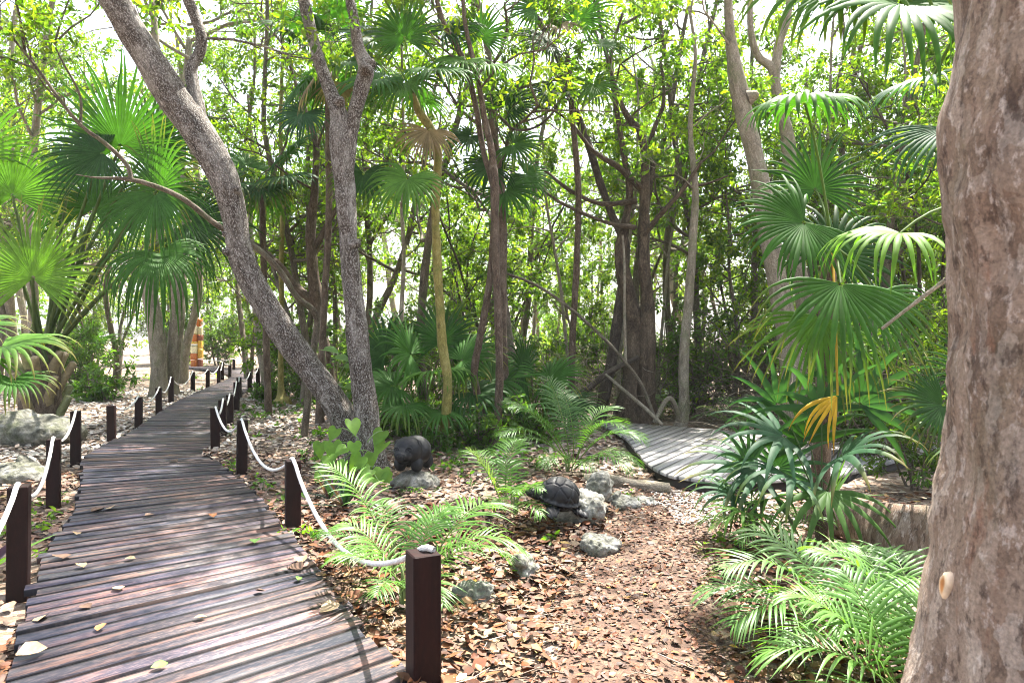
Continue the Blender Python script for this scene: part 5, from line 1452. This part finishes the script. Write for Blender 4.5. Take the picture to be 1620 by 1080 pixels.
def blade(mb, p, az, el, L, w, col, rng, bend=.5, ns=7):
    d = V(math.sin(az) * math.cos(el), math.cos(az) * math.cos(el), math.sin(el)); s = V(math.cos(az), -math.sin(az), 0)
    p = np.asarray(p, float).copy(); rows = []
    for k in range(ns):
        t = k / (ns - 1)
        ww = w * np.interp(t, [0, .3, .6, 1], [.6, 1, .8, .02]); n = np.cross(s, d)
        rows += [p - s * ww, p - n * ww * .35, p + s * ww]
        d = unit(d + V(0, 0, -bend / ns)); p = p + d * L / (ns - 1)
    f = []
    for k in range(ns - 1): f += [(3 * k, 3 * k + 1, 3 * k + 4, 3 * k + 3), (3 * k + 1, 3 * k + 2, 3 * k + 5, 3 * k + 4)]
    mb.add(rows, f, None, np.asarray(col) * rng.uniform(.75, 1.3))

def sword_plant(label, b, n, L, seed, col=(.022, .045, .030), w=.022):
    rng = np.random.default_rng(seed)
    root = thing("sword_leaf_plant", label, "plant", b)
    for k in range(n):
        mb = MB(); blade(mb, V(*b) + V(0, 0, .03), k * 2.4, math.radians(rng.uniform(18, 82)), L * rng.uniform(.75, 1.1), w, col if k % 4 else (.06, .03, .05), rng)
        mb.build("leaf", M['palm'], root, True)
    return root
sword_plant("dark sword-leaved rosette in front of the forked tree", at(545, 812), 17, .46, 311)
sword_plant("smaller dark sword-leaved rosette left of the forked tree's rosette", at(520, 792), 12, .34, 313)
sword_plant("green strap-leaved clump against the right end of the grey deck", (3.1, 6.7, gz(3.1, 6.7)), 14, .62, 317, (.06, .12, .035), .026)
sword_plant("leafy clump hanging into view at the left edge beside the nearest rope post", (-3.75, 4.75, gz(-3.75, 4.75)), 12, .55, 319, (.10, .19, .045), .045)

# ------------------------------------------------------------------ dead leaves: the litter, and the ones lying loose on the planks
def dead_leaf_geo(p, ang, L, tilt, roll, curl, wid, rng):
    """vectorised: a cupped six-by-three leaf; returns verts (n*9,3) and quads"""
    n = len(p)
    xs = np.array([0, .34, .70, 1.0]); ws = np.array([.05, .5, .42, .02])
    a = np.c_[np.cos(ang) * np.cos(tilt), np.sin(ang) * np.cos(tilt), np.sin(tilt)]
    s0 = np.c_[-np.sin(ang), np.cos(ang), np.zeros(n)]
    u0 = np.cross(a, s0)
    s = s0 * np.cos(roll)[:, None] + u0 * np.sin(roll)[:, None]; u = np.cross(a, s)
    v = np.empty((n, 4, 3, 3))
    for k in range(4):
        for j, y in enumerate((-1, 0, 1)):
            z = curl * (abs(y) * ws[k] * wid * 1.2) + curl * 0.6 * (xs[k] - .5) ** 2
            v[:, k, j] = p + a * (L * (xs[k] - .5))[:, None] + s * (y * ws[k] * wid * L)[:, None] + u * (z * L)[:, None]
    i = np.arange(n)[:, None] * 12
    f = np.vstack([i + np.array([[3 * k + j, 3 * k + j + 1, 3 * k + j + 4, 3 * k + j + 3]]) for k in range(3) for j in range(2)])
    return v.reshape(-1, 3), f

DEADC = np.array([(.17, .058, .020), (.24, .10, .038), (.10, .038, .020), (.30, .165, .080), (.38, .28, .18), (.065, .030, .020), (.27, .19, .13), (.20, .070, .024), (.12, .075, .05), (.36, .25, .05)])
DEADP = np.array([.19, .16, .13, .12, .10, .09, .09, .07, .04, .01])
def litter():
    rng = np.random.default_rng(401)
    mb = MB()
    def scatter(n, x0, x1, y0, y1, Lr, pale=0.0, lift=.03, test=None, tone=(1, 1, 1)):
        x = rng.uniform(x0, x1, n); y = rng.uniform(y0, y1, n)
        ok = np.abs(x) < (y + 0.8) * 0.80
        xy = np.c_[x, y][ok]
        ok = (deck_dist(xy) > -0.04) & ~in_poly(xy, PLAT)
        if test is not None: ok &= test(xy)
        dp = deck_dist(xy)
        xy = xy[ok]; k = len(xy)
        L = rng.uniform(*Lr, k)
        z = gh(xy[:, 0], xy[:, 1]) + .004 + rng.random(k) ** 2 * lift + .01
        c = DEADC[rng.choice(10, k, p=DEADP)] * rng.uniform(.33, .9, (k, 1)) * (1.0, .93, .85) * np.array(tone)
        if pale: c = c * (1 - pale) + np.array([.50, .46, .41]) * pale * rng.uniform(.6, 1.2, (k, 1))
        v, f = dead_leaf_geo(np.c_[xy, z], rng.uniform(0, 6.28, k), L, rng.normal(0, .28, k), rng.normal(0, .38, k), rng.normal(.25, .55, k), rng.uniform(.38, .62, k)[:, None][:, 0], rng) if False else dead_leaf_geo(np.c_[xy, z], rng.uniform(0, 6.28, k), L, rng.normal(0, .20, k), rng.normal(0, .28, k), rng.normal(.05, .34, k), rng.uniform(.42, .8, k), rng)
        mb.add(v, f, None, np.repeat(c, 12, 0))
    off = lambda xy: path_dist(xy) > rng.normal(.02, .07, len(xy))
    on = lambda xy: path_dist(xy) < .05
    scatter(20000, -2.8, 2.2, 2.2, 6.5, (.025, .095), 0, .045, off)
    scatter(8500, -5.5, 2.2, 5.5, 9.5, (.05, .11), .12, .04, off)
    scatter(1500, -6.5, -1.5, 2.5, 6.5, (.05, .11), .15, .04)
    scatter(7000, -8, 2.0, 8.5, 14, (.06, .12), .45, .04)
    scatter(11000, -15, -4, 9.0, 22, (.06, .13), .9, .035)  # bleached leaves, whitened further to paint in the clearing's sunlight
    scatter(3000, 1.2, 4.5, 2.2, 7.2, (.04, .10), 0, .04, off)
    scatter(15000, 0.0, 3.0, 2.2, 7.6, (.014, .05), .0, .010, on, (.80, .72, .66))
    scatter(2600, 1.45, 2.7, 5.9, 7.4, (.015, .05), .85, .010)  # pale chips: sunlit ground by the grey deck, put into the colour
    scatter(420, 0.0, 3.0, 2.2, 7.6, (.045, .085), .0, .012, on, (1.1, .95, .8))
    for k in range(700):                                       # fine fallen twigs and leaf stalks among them
        x, y = rng.uniform(-3, 2.6), rng.uniform(2.3, 8.5)
        if deck_dist([(x, y)])[0] < .05 or in_poly([(x, y)], PLAT)[0]: continue
        a = rng.uniform(0, 6.28); L = rng.uniform(.05, .28); z = gz(x, y) + .03
        q = np.array([(x, y, z), (x + math.cos(a) * L * .5, y + math.sin(a) * L * .5, z + .012), (x + math.cos(a + .3) * L, y + math.sin(a + .3) * L, z + rng.uniform(-.01, .02))])
        tube(mb, q, [.0035, .003, .0018], 4, 1, 0, 0, False, (.14, .10, .07) if k % 3 else (.33, .29, .23))
    o = mb.build("leaf_litter", M['litter']); o['kind'] = 'stuff'
litter()

def loose_leaves():
    rng = np.random.default_rng(411)
    tan, br, gr, og, rd = (.25, .175, .10), (.085, .048, .03), (.10, .20, .035), (.30, .12, .045), (.24, .09, .05)
    L = [(50, 1037, .105, tan, "large pale tan leaf on the planks nearest the viewer, by the left edge"), (159, 996, .06, og, "small orange curled leaf on the near planks"), (317, 981, .055, tan, "small pale folded leaf in the middle of the near planks"),
         (252, 1057, .06, gr, "small fresh green leaf on the nearest planks"), (187, 933, .08, tan, "curled tan leaf right of the nearest left rope post"), (135, 964, .07, br, "brown leaf on the planks, right below the nearest left post's foot"),
         (67, 982, .085, tan, "tan leaf at the planks' left end below the nearest left post"), (128, 899, .09, tan, "flat tan leaf on the planks left of the middle, above two brown ones"), (96, 884, .11, br, "wide dark brown leaf near the planks' left end"),
         (121, 847, .07, tan, "tan leaf near the second left rope post"), (154, 811, .10, br, "dark curled leaf on the planks right of the second left post"), (206, 887, .06, tan, "little tan leaf at the middle of the boardwalk"),
         (176, 805, .08, tan, "greyish tan leaf in the middle of the boardwalk beyond the second left post"), (236, 817, .07, br, "small dark leaf in the middle of the boardwalk, level with the second right post"), (336, 819, .08, og, "reddish spiky leaf left of the second right rope post"),
         (404, 860, .08, gr, "green leaf on the planks just left of the second right post"), (476, 890, .10, tan, "pale broad leaf at the planks' right end below the second right post"), (470, 900, .11, br, "brown leaf under the pale broad one at the planks' right end"),
         (472, 919, .06, gr, "tiny green leaf at the planks' right side"), (411, 938, .05, br, "tiny dark leaf on the planks below the sunlit streak"), (522, 967, .10, tan, "narrow folded tan leaf near the right end of the planks"),
         (345, 756, .07, br, "dark leaf on the planks left of the third right post"), (275, 731, .10, br, "dark leaf on the sunlit planks beyond the third left post")]
    for (px, py, s, c, lab) in L:
        d = GD(py, 0.0); p = P(px, py, d)
        mb = MB()
        one = lambda x: np.array([x])
        v, f = dead_leaf_geo(np.array([[p[0], p[1], .014]]), one(rng.uniform(0, 6.28)), one(s * 1.25), one(rng.normal(0, .06)), one(rng.normal(0, .15)), one(rng.uniform(.15, .6)), one(rng.uniform(.6, .9)), rng)
        v[:, 2] += max(0, .007 - v[:, 2].min())
        mb.add(v, f, None, np.asarray(c) * rng.uniform(.85, 1.15))
        tag(mb.build("fallen_leaf", M['litter'], None, True, V(p[0], p[1], .0)), lab, "leaf", "loose leaves on the boardwalk planks")
loose_leaves()

# ------------------------------------------------------------------ the wood behind: trees one can count, in rows
def wood_tree(kind, seed):
    """one of each kind, trunk and crown; copies share the meshes"""
    rng = np.random.default_rng(seed)
    root = thing("forest_tree", "x", "tree", (0, 0, 0))
    tb, lb, lv = MB(), MB(), Leaves()
    def stem(H, r, lean, n=8, wob=.10, start=(0, 0)):
        p = [V(start[0], start[1], -.15)]; d = unit(V(lean[0], lean[1], 1))
        for k in range(n):
            d = unit(d + rng.normal(0, wob, 3) * V(1, 1, .2) + V(0, 0, .08)); p.append(p[-1] + d * H / n)
        p = np.array(p); r_ = r * np.linspace(1, .25, n + 1) ** .8; r_[0] *= 1.5
        tube(tb, p, r_, 9, 4, .05, int(rng.integers(99)))
        return p, r_
    def limbs(p, r, lo, n, L, lvl=2, leaf=.11, nl=14, nch=5, up=.35, green=None):
        for k in range(n):
            t = lo + (1 - lo) * (k + rng.random()) / n
            q = ipol(p, np.array([t]))[0]; a = rng.uniform(0, 6.283)
            sprout(tb, lv, q, V(math.cos(a), math.sin(a), up + rng.normal(0, .25)), L * rng.uniform(.7, 1.15) * (1.15 - .45 * t), max(.012, r * (1 - t) * .5 + .012), lvl, rng, leaf, nl, green, 5, nch)
    if kind == 'slender':
        p, r = stem(9.5, .085, (.03, .02)); limbs(p, .085, .32, 15, 1.7)
    elif kind == 'leaning':
        p, r = stem(8.5, .10, (.38, .05), wob=.14); limbs(p, .10, .35, 12, 1.9)
        q, r = stem(6.0, .07, (-.35, .2), wob=.14); limbs(q, .07, .4, 8, 1.6)
    elif kind == 'bushy':
        p, r = stem(4.6, .05, (.05, .02), wob=.12); limbs(p, .05, .08, 17, 1.15, 2, .105, 13, 5, .45)
    elif kind == 'clump':
        for k in range(5):
            a = k * 1.3; p, r = stem(rng.uniform(5, 7.5), .045, (math.cos(a) * .22, math.sin(a) * .22), wob=.1, start=(math.cos(a) * .15, math.sin(a) * .15)); limbs(p, .045, .3, 6, 1.25, 2, .10, 12, 4)
    elif kind == 'stout':
        p, r = stem(13, .17, (.04, -.03)); limbs(p, .17, .30, 17, 2.6, 2, .13, 16, 6)
    elif kind == 'pole':
        p, r = stem(7.5, .045, (.06, .03), wob=.07); limbs(p, .045, .45, 9, .95, 2, .10, 11, 4)
    elif kind == 'shrub':
        for k in range(7):
            a = k * .9; p, r = stem(rng.uniform(1.5, 2.7), .022, (math.cos(a) * .4, math.sin(a) * .4), 5, .12, (math.cos(a) * .1, math.sin(a) * .1)); limbs(p, .02, .2, 7, .6, 1, .115, 12, 5, .3, (.058, .110, .032))
        root.name = "leafy_shrub"; root['category'] = "shrub"
    elif kind == 'low':
        for k in range(6):
            a = k * 1.05; p, r = stem(rng.uniform(.5, 1.1), .012, (math.cos(a) * .7, math.sin(a) * .7), 4, .15, (0, 0)); limbs(p, .012, .15, 6, .34, 1, .10, 10, 4, .3, (.07, .14, .035))
        root.name = "low_shrub"; root['category'] = "shrub"
    tb.build("trunk" if kind not in ('shrub', 'low') else "stem", M['bark_pale' if kind in ('pole', 'stout') else 'bark_mid'] if kind != 'clump' else M['bark_dark'], root, True, V(0, 0, 0))
    lv.to(lb, rng); lb.build("crown" if kind not in ('shrub', 'low') else "foliage", M['leaf'], root, False, V(0, 0, 0))
    return root

PROTO = {k: [wood_tree(k, 500 + 10 * i + j) for j in range(n)] for i, (k, n) in enumerate((('slender', 2), ('leaning', 2), ('bushy', 2), ('clump', 2), ('stout', 2), ('pole', 1), ('shrub', 3), ('low', 2)))}
USED = set(); PLACED = []
WORDS = {'slender': ("slender leafy tree", "trees of the wood"), 'leaning': ("two-stemmed tree", "trees of the wood"), 'bushy': ("bushy low-leaved sapling", "saplings of the wood"), 'clump': ("dark many-stemmed tree", "trees of the wood"),
         'stout': ("tall thick-trunked tree", "trees of the wood"), 'pole': ("thin pale pole-like tree", "trees of the wood"), 'shrub': ("dark leafy shrub", "shrubs under the trees"), 'low': ("low green shrub", "shrubs under the trees")}
MARKS = [(-9999, "beyond the booted fan palm"), (135, "left of the twin pale trunks"), (235, "behind the twin pale trunks"), (300, "around the totem pole"), (345, "behind the leaning trunk's upper half"), (430, "behind the leaning trunk's foot"), (520, "behind the forked tree"),
         (610, "between upright tree and yellow stem"), (675, "behind the yellow stem"), (735, "behind the paired trunks"), (815, "right of the paired trunks"), (900, "behind the bent dark stem"), (985, "behind the hollow-based tree"), (1060, "behind the slim pale stem"), (1120, "above the grey deck's middle"),
         (1185, "behind the spotted trunk"), (1260, "behind the drooping fan palm"), (1370, "between drooping palm and near trunk"), (1490, "beside the near broad trunk")]
def place(kind, x, y, rng, s=None):
    pool = PROTO[kind]; k = int(rng.integers(len(pool))); src = pool[k]
    s = rng.uniform(.85, 1.2) if s is None else s
    loc = (x, y, gz(x, y) - .02); rz = rng.uniform(0, 6.283)
    if src.name not in USED:
        USED.add(src.name); o = src; o.location = loc; o.rotation_euler = (0, 0, rz); o.scale = (s, s, s)
    else: o = dup(src, loc, rz, s)
    o['group'] = WORDS[kind][1]
    PLACED.append((o, kind, 810 + x / y * FPX, y))

def wood():
    rng = np.random.default_rng(601)
    taken = []
    def free(x, y, m):
        if deck_dist([(x, y)])[0] < 0.7 or in_poly([(x, y)], [(a * 1.0, b) for a, b in PLAT])[0]: return False
        if abs(x - .4) < 1.4 and y < 9: return False
        if -14 < x < -2.6 and y < 17.5: return False
        if -17.5 < x < -6.5 and 17 <= y < 34 and deck_dist([(x, y)])[0] < 2.6: return False
        if -19 < x < -8 and 17 <= y < 25: return False
        d = P(311, 569, 35); t = x / y
        if abs(t - d[0] / d[1]) < .022 and y < 35: return False     # the totem stays in view
        if y < 16.5 and .06 < t < .30 and cur[0] in ('clump', 'bushy', 'leaning'): return False
        return all((x - a) ** 2 + (y - b) ** 2 > m * m for a, b in taken)
    kind_small = [False]; cur = ['']
    rows = [(11.8, 15, 24, ['slender', 'pole', 'pole', 'pole', 'slender', 'bushy']), (15, 20, 20, ['slender', 'leaning', 'bushy', 'clump', 'slender', 'bushy']), (20, 28, 17, ['stout', 'slender', 'leaning', 'clump', 'bushy']), (28, 42, 16, ['stout', 'stout', 'leaning', 'slender', 'bushy'])]
    for (y0, y1, n, kinds_) in rows:
        for k in range(n):
            kd_ = kinds_[k % len(kinds_)]
            for _ in range(30):
                cur[0] = kinds_[k % len(kinds_)]; y = rng.uniform(y0, y1); u = -.78 + 1.5 * ((k + rng.random()) / n)
                x = u * y
                if free(x, y, 1.0 if y < 20 else 1.5):
                    taken.append((x, y)); place(kd_, x, y, rng); break
    kind_small[0] = True; cur[0] = 'shrub'
    for k in range(32):
        for _ in range(20):
            y = 10.8 + 15 * rng.random() ** 1.3; u = -.5 + 1.2 * ((k + rng.random()) / 32); x = u * y
            if free(x, y, .7) and not (x < -4.2 and y < 14) and not (abs(u - .24) < .09 and y < 11.5):
                taken.append((x, y)); place('shrub', x, y, rng, rng.uniform(.6, 1.05)); break
    for k in range(26):
        for _ in range(20):
            y = 9.6 + 12 * rng.random(); u = -.72 + .75 * ((k + rng.random()) / 26); x = u * y
            if free(x, y, .6):
                taken.append((x, y)); place('low', x, y, rng, rng.uniform(.6, 1.0)); break
    for (kk, x, y, s) in (('bushy', -19.6, 39.5, 1.3), ('bushy', -17.4, 40.5, 1.4), ('bushy', -15.2, 39, 1.2), ('bushy', -22.5, 37, 1.2), ('shrub', -18.7, 38.2, 1.5), ('shrub', -16.3, 38.0, 1.4), ('slender', -20.8, 41, 1.2), ('slender', -13.5, 37, 1.1), ('slender', -5.0, 16.4, 1.15), ('slender', -4.2, 18.9, 1.2), ('slender', 6.3, 14.6, 1.0), ('slender', 7.2, 16.2, 1.2), ('leaning', 9.4, 15.6, 1.15), ('slender', 8.6, 18.8, 1.3), ('slender', 4.2, 17.3, 1.25), ('slender', -18.5, 24.5, 1.3), ('stout', -13.6, 19.5, .95), ('slender', -15.5, 22.5, 1.2), ('stout', -11.4, 23.5, .9), ('slender', -7.6, 21.5, 1.15), ('slender', -5.6, 18.2, 1.1), ('slender', -17, 20.5, 1.1), ('leaning', -9.8, 25.5, 1.2), ('slender', -13.0, 27, 1.2), ('low', -10.5, 17.5, 1.4), ('shrub', -12.5, 19.5, .9), ('shrub', -14.0, 21.5, .9), ('shrub', 4.6, 9.0, .8), ('shrub', 5.6, 11.6, .9), ('shrub', 4.4, 7.4, .6), ('bushy', 6.0, 9.0, .9), ('bushy', 7.4, 11.0, 1.0), ('clump', 8.0, 13.0, 1.0), ('slender', 6.6, 12.6, 1.0)):
        place(kk, x, y, rng, s)
wood()

def finish_labels():
    cells = {}
    for (o, kind, px, y) in PLACED:
        m = [t for a, t in MARKS if a <= px][-1]
        row = "nearest rank" if y < 15 else "second rank" if y < 20 else "third rank" if y < 28 else "deep in the wood"
        if kind in ('shrub', 'low'): row = "front rank" if y < 14 else "middle rank" if y < 19 else "deep in the wood"
        cells.setdefault((WORDS[kind][0], m, row), []).append((px, o))
    names = {2: ["left one of two", "right one of two"], 3: ["leftmost of three", "middle of three", "rightmost of three"]}
    for (w, m, r), lst in cells.items():
        lst.sort(key=lambda t: t[0])
        for i, (px, o) in enumerate(lst):
            n = len(lst)
            o['label'] = f"{w} {m}, {r}" + ("" if n == 1 else f", {names[n][i] if n in names else ['leftmost', 'second', 'third', 'fourth', 'fifth', 'sixth', 'seventh'][min(i, 6)] + ' from left'}")
finish_labels()

# far wood that reads as one mass
def far_woods():
    rng = np.random.default_rng(701)
    mb = MB(); lv = Leaves()
    for k in range(62):
        az = rng.uniform(-.86, .86); d = rng.uniform(44, 75)
        x, y = math.sin(az) * d, math.cos(az) * d
        H = rng.uniform(7, 15)
        p = wander((x, y, -.2), (rng.normal(0, .08), 0, 1), H, 5, rng, .06, .1)
        tube(mb, p, np.linspace(.16, .05, 6), 5, 2, 0, k, False, (.11, .09, .065))
        for c in range(16):
            h = H * rng.uniform(.04, 1.05); o = V(x + rng.normal(0, 1.6), y + rng.normal(0, 1.6), max(.4, h))
            g = np.array(GREENS[int(rng.integers(6))]) * rng.uniform(.8, 1.4)
            for s_ in range(3):
                e = unit(rng.normal(size=3)) * .9
                lv.twig(np.array([o - e, o + e * .5, o + e]), 16, .34, g, rng, .5, 1.3)
    lv.to(mb, rng)
    o = mb.build("far_woods", M['leaf']); o['kind'] = 'stuff'
far_woods()

# small green plants between the dead leaves, too many to count
def ground_cover():
    rng = np.random.default_rng(711)
    mb = MB(); lv = Leaves()
    def patch(px, py, n, sp, size, col, h=.10):
        c = at(px, py)
        for k in range(n):
            x, y = c[0] + rng.normal(0, sp), c[1] + rng.normal(0, sp * 1.3)
            if deck_dist([(x, y)])[0] < .02 or in_poly([(x, y)], PLAT)[0]: continue
            z = gz(x, y); hh = h * rng.uniform(.4, 1.2)
            q = np.array([(x, y, z), (x + rng.normal(0, .02), y + rng.normal(0, .02), z + hh * .6), (x + rng.normal(0, .04), y + rng.normal(0, .04), z + hh)])
            tube(mb, q, [.003, .0025, .002], 3, 1, 0, 0, False, (.10, .15, .05))
            lv.twig(q, int(rng.integers(4, 9)), size, np.array(col) * rng.uniform(.7, 1.3), rng, .5, 1.2)
    A, B, C = (.09, .19, .035), (.06, .125, .03), (.12, .21, .05)
    for (px, py, n, sp, s, c) in ((405, 660, 26, .5, .09, B), (430, 640, 30, .7, .10, B), (470, 650, 26, .6, .10, B), (395, 690, 14, .35, .07, A), (500, 640, 24, .5, .09, B), (440, 800, 10, .14, .06, A), (475, 855, 9, .08, .07, A), (370, 745, 10, .12, .06, A), (405, 775, 8, .10, .06, A),
                                  (545, 900, 5, .08, .06, A), (60, 830, 12, .16, .07, C), (95, 870, 8, .08, .06, C), (70, 800, 8, .15, .06, C), (515, 960, 4, .06, .05, A), (620, 905, 6, .12, .05, B), (700, 745, 8, .16, .09, A), (660, 790, 8, .15, .05, B), (720, 770, 8, .18, .06, B), (740, 725, 20, .35, .09, B), (820, 720, 22, .4, .09, B),
                                  (840, 745, 14, .25, .07, B), (1000, 800, 6, .12, .06, A), (800, 905, 4, .06, .06, A), (880, 862, 4, .06, .07, A), (640, 690, 24, .5, .10, B), (460, 610, 24, 1.0, .12, B), (300, 600, 20, 1.2, .12, C), (180, 600, 24, 1.6, .12, C), (100, 605, 20, 1.5, .12, C), (130, 590, 24, 2.0, .14, C), (520, 690, 12, .25, .10, A), (505, 730, 10, .2, .09, A), (1380, 860, 10, .2, .08, B), (1150, 880, 6, .1, .06, C)):
        patch(px, py, n, sp, s, c)
    lv.to(mb, rng)
    o = mb.build("ground_cover", M['leaf']); o['kind'] = 'stuff'
ground_cover()

# tangled dead brush and loose limbs behind the grey deck
def brush(label, cx, cy, w, h, d, n, seed, mat='bark_mid'):
    rng = np.random.default_rng(seed)
    c = P(cx, cy, d); g = gz(c[0], c[1])
    root = thing("dead_brush", label, "brushwood", (c[0], c[1], g))
    mb = MB()
    for k in range(n):
        x = c[0] + rng.uniform(-w, w); y = c[1] + rng.uniform(-1, 1); z = g + abs(rng.normal(0, h * .3))
        p = wander((x, y, z), (rng.normal(0, 1), rng.normal(0, .4), rng.uniform(-.1, .8)), rng.uniform(.8, 2.4), 6, rng, .28, -.03)
        p[:, 2] = np.maximum(p[:, 2], g + .02)
        r = rng.uniform(.004, .013)
        tube(mb, p, np.linspace(r, r * .4, 7), 4, 2, 0, k, False)
    mb.build("twigs", M[mat], root)
brush("dark tangle of dead twigs behind the middle of the grey deck", 1150, 620, 1.6, 2.4, 13.8, 260, 801)
brush("tangle of bare twigs right of the grey deck, behind the drooping palm", 1270, 640, 1.3, 2.2, 12.6, 180, 803)
brush("brown heap of dry twigs between the drooping palm and the near trunk", 1420, 660, 1.2, 1.9, 9.2, 190, 807)
brush("low pale tangle of roots and twigs behind the hollow-based tree", 930, 650, 1.3, 1.3, 14.0, 140, 809, 'bark_pale')
def limb(name, label, rows, mat, seed):
    p, r = stem_path(rows); mb = MB(); tube(mb, p, r, 8, 6, .06, seed)
    tag(mb.build(name, M[mat], None, True, p[0]), label, "branch")
limb("fallen_branch", "long thin dead branch slanting down to the bent stem from the left", [(800, 432, 12.0, 4), (850, 452, 11.9, 4.5), (905, 490, 11.8, 5), (965, 545, 11.7, 5), (1010, 600, 11.6, 5), (1030, 645, 11.6, 5), (1040, 670, 11.5, 5)], 'bark_mid', 5)
limb("fallen_branch", "pale dead stick propped from the grey deck against the hollow-based tree", [(1048, 672, 11.5, 6), (1020, 645, 11.6, 6), (985, 615, 11.8, 5), (958, 592, 12, 4)], 'bark_pale', 7)
limb("fallen_branch", "dark dead branch slanting low behind the grey deck's left end", [(900, 650, 12.2, 12), (930, 615, 12.2, 11), (970, 585, 12.3, 9), (1010, 565, 12.4, 7)], 'bark_dark', 8)
limb("hanging_liana", "straight pale liana hanging in front of the hollow-based tree", [(985, 372, 11.9, 3.5), (988, 420, 11.9, 3.5), (988, 480, 11.9, 4), (989, 545, 11.9, 5), (990, 573, 11.9, 5)], 'bark_pale', 9)
limb("hanging_liana", "thin dark liana hanging in a long curve above the paired trunks", [(905, 110, 10.8, 4), (880, 170, 10.8, 4), (850, 200, 10.8, 4), (815, 205, 10.8, 4), (790, 185, 10.8, 4)], 'bark_dark', 10)
limb("bare_stalk", "long pale bare palm stalk slanting behind the near trunk", [(1395, 520, 4.6, 5), (1440, 485, 4.6, 6), (1500, 440, 4.6, 8), (1570, 395, 4.6, 9)], 'bark_pale', 12)

# the pale, humid air under the trees
def haze():
    bm = bmesh.new(); bmesh.ops.create_cube(bm, size=1)
    for v in bm.verts: v.co = Vector((v.co.x * 900, v.co.y * 620 + 180, 12.0 + v.co.z * 27.0))
    m = bpy.data.materials.new("haze_air"); m.use_nodes = True
    nt = m.node_tree; nt.nodes.remove(nt.nodes["Principled BSDF"])
    pv = nd(nt, "ShaderNodeVolumePrincipled", i_Density=0.0005, i_Anisotropy=0.2)
    pv.inputs["Color"].default_value = (0.93, 0.97, 0.93, 1)
    nt.links.new(pv.outputs[0], nt.nodes["Material Output"].inputs["Volume"])
    o = from_bm("haze", bm, m, smooth=False); o['kind'] = 'stuff'
haze()
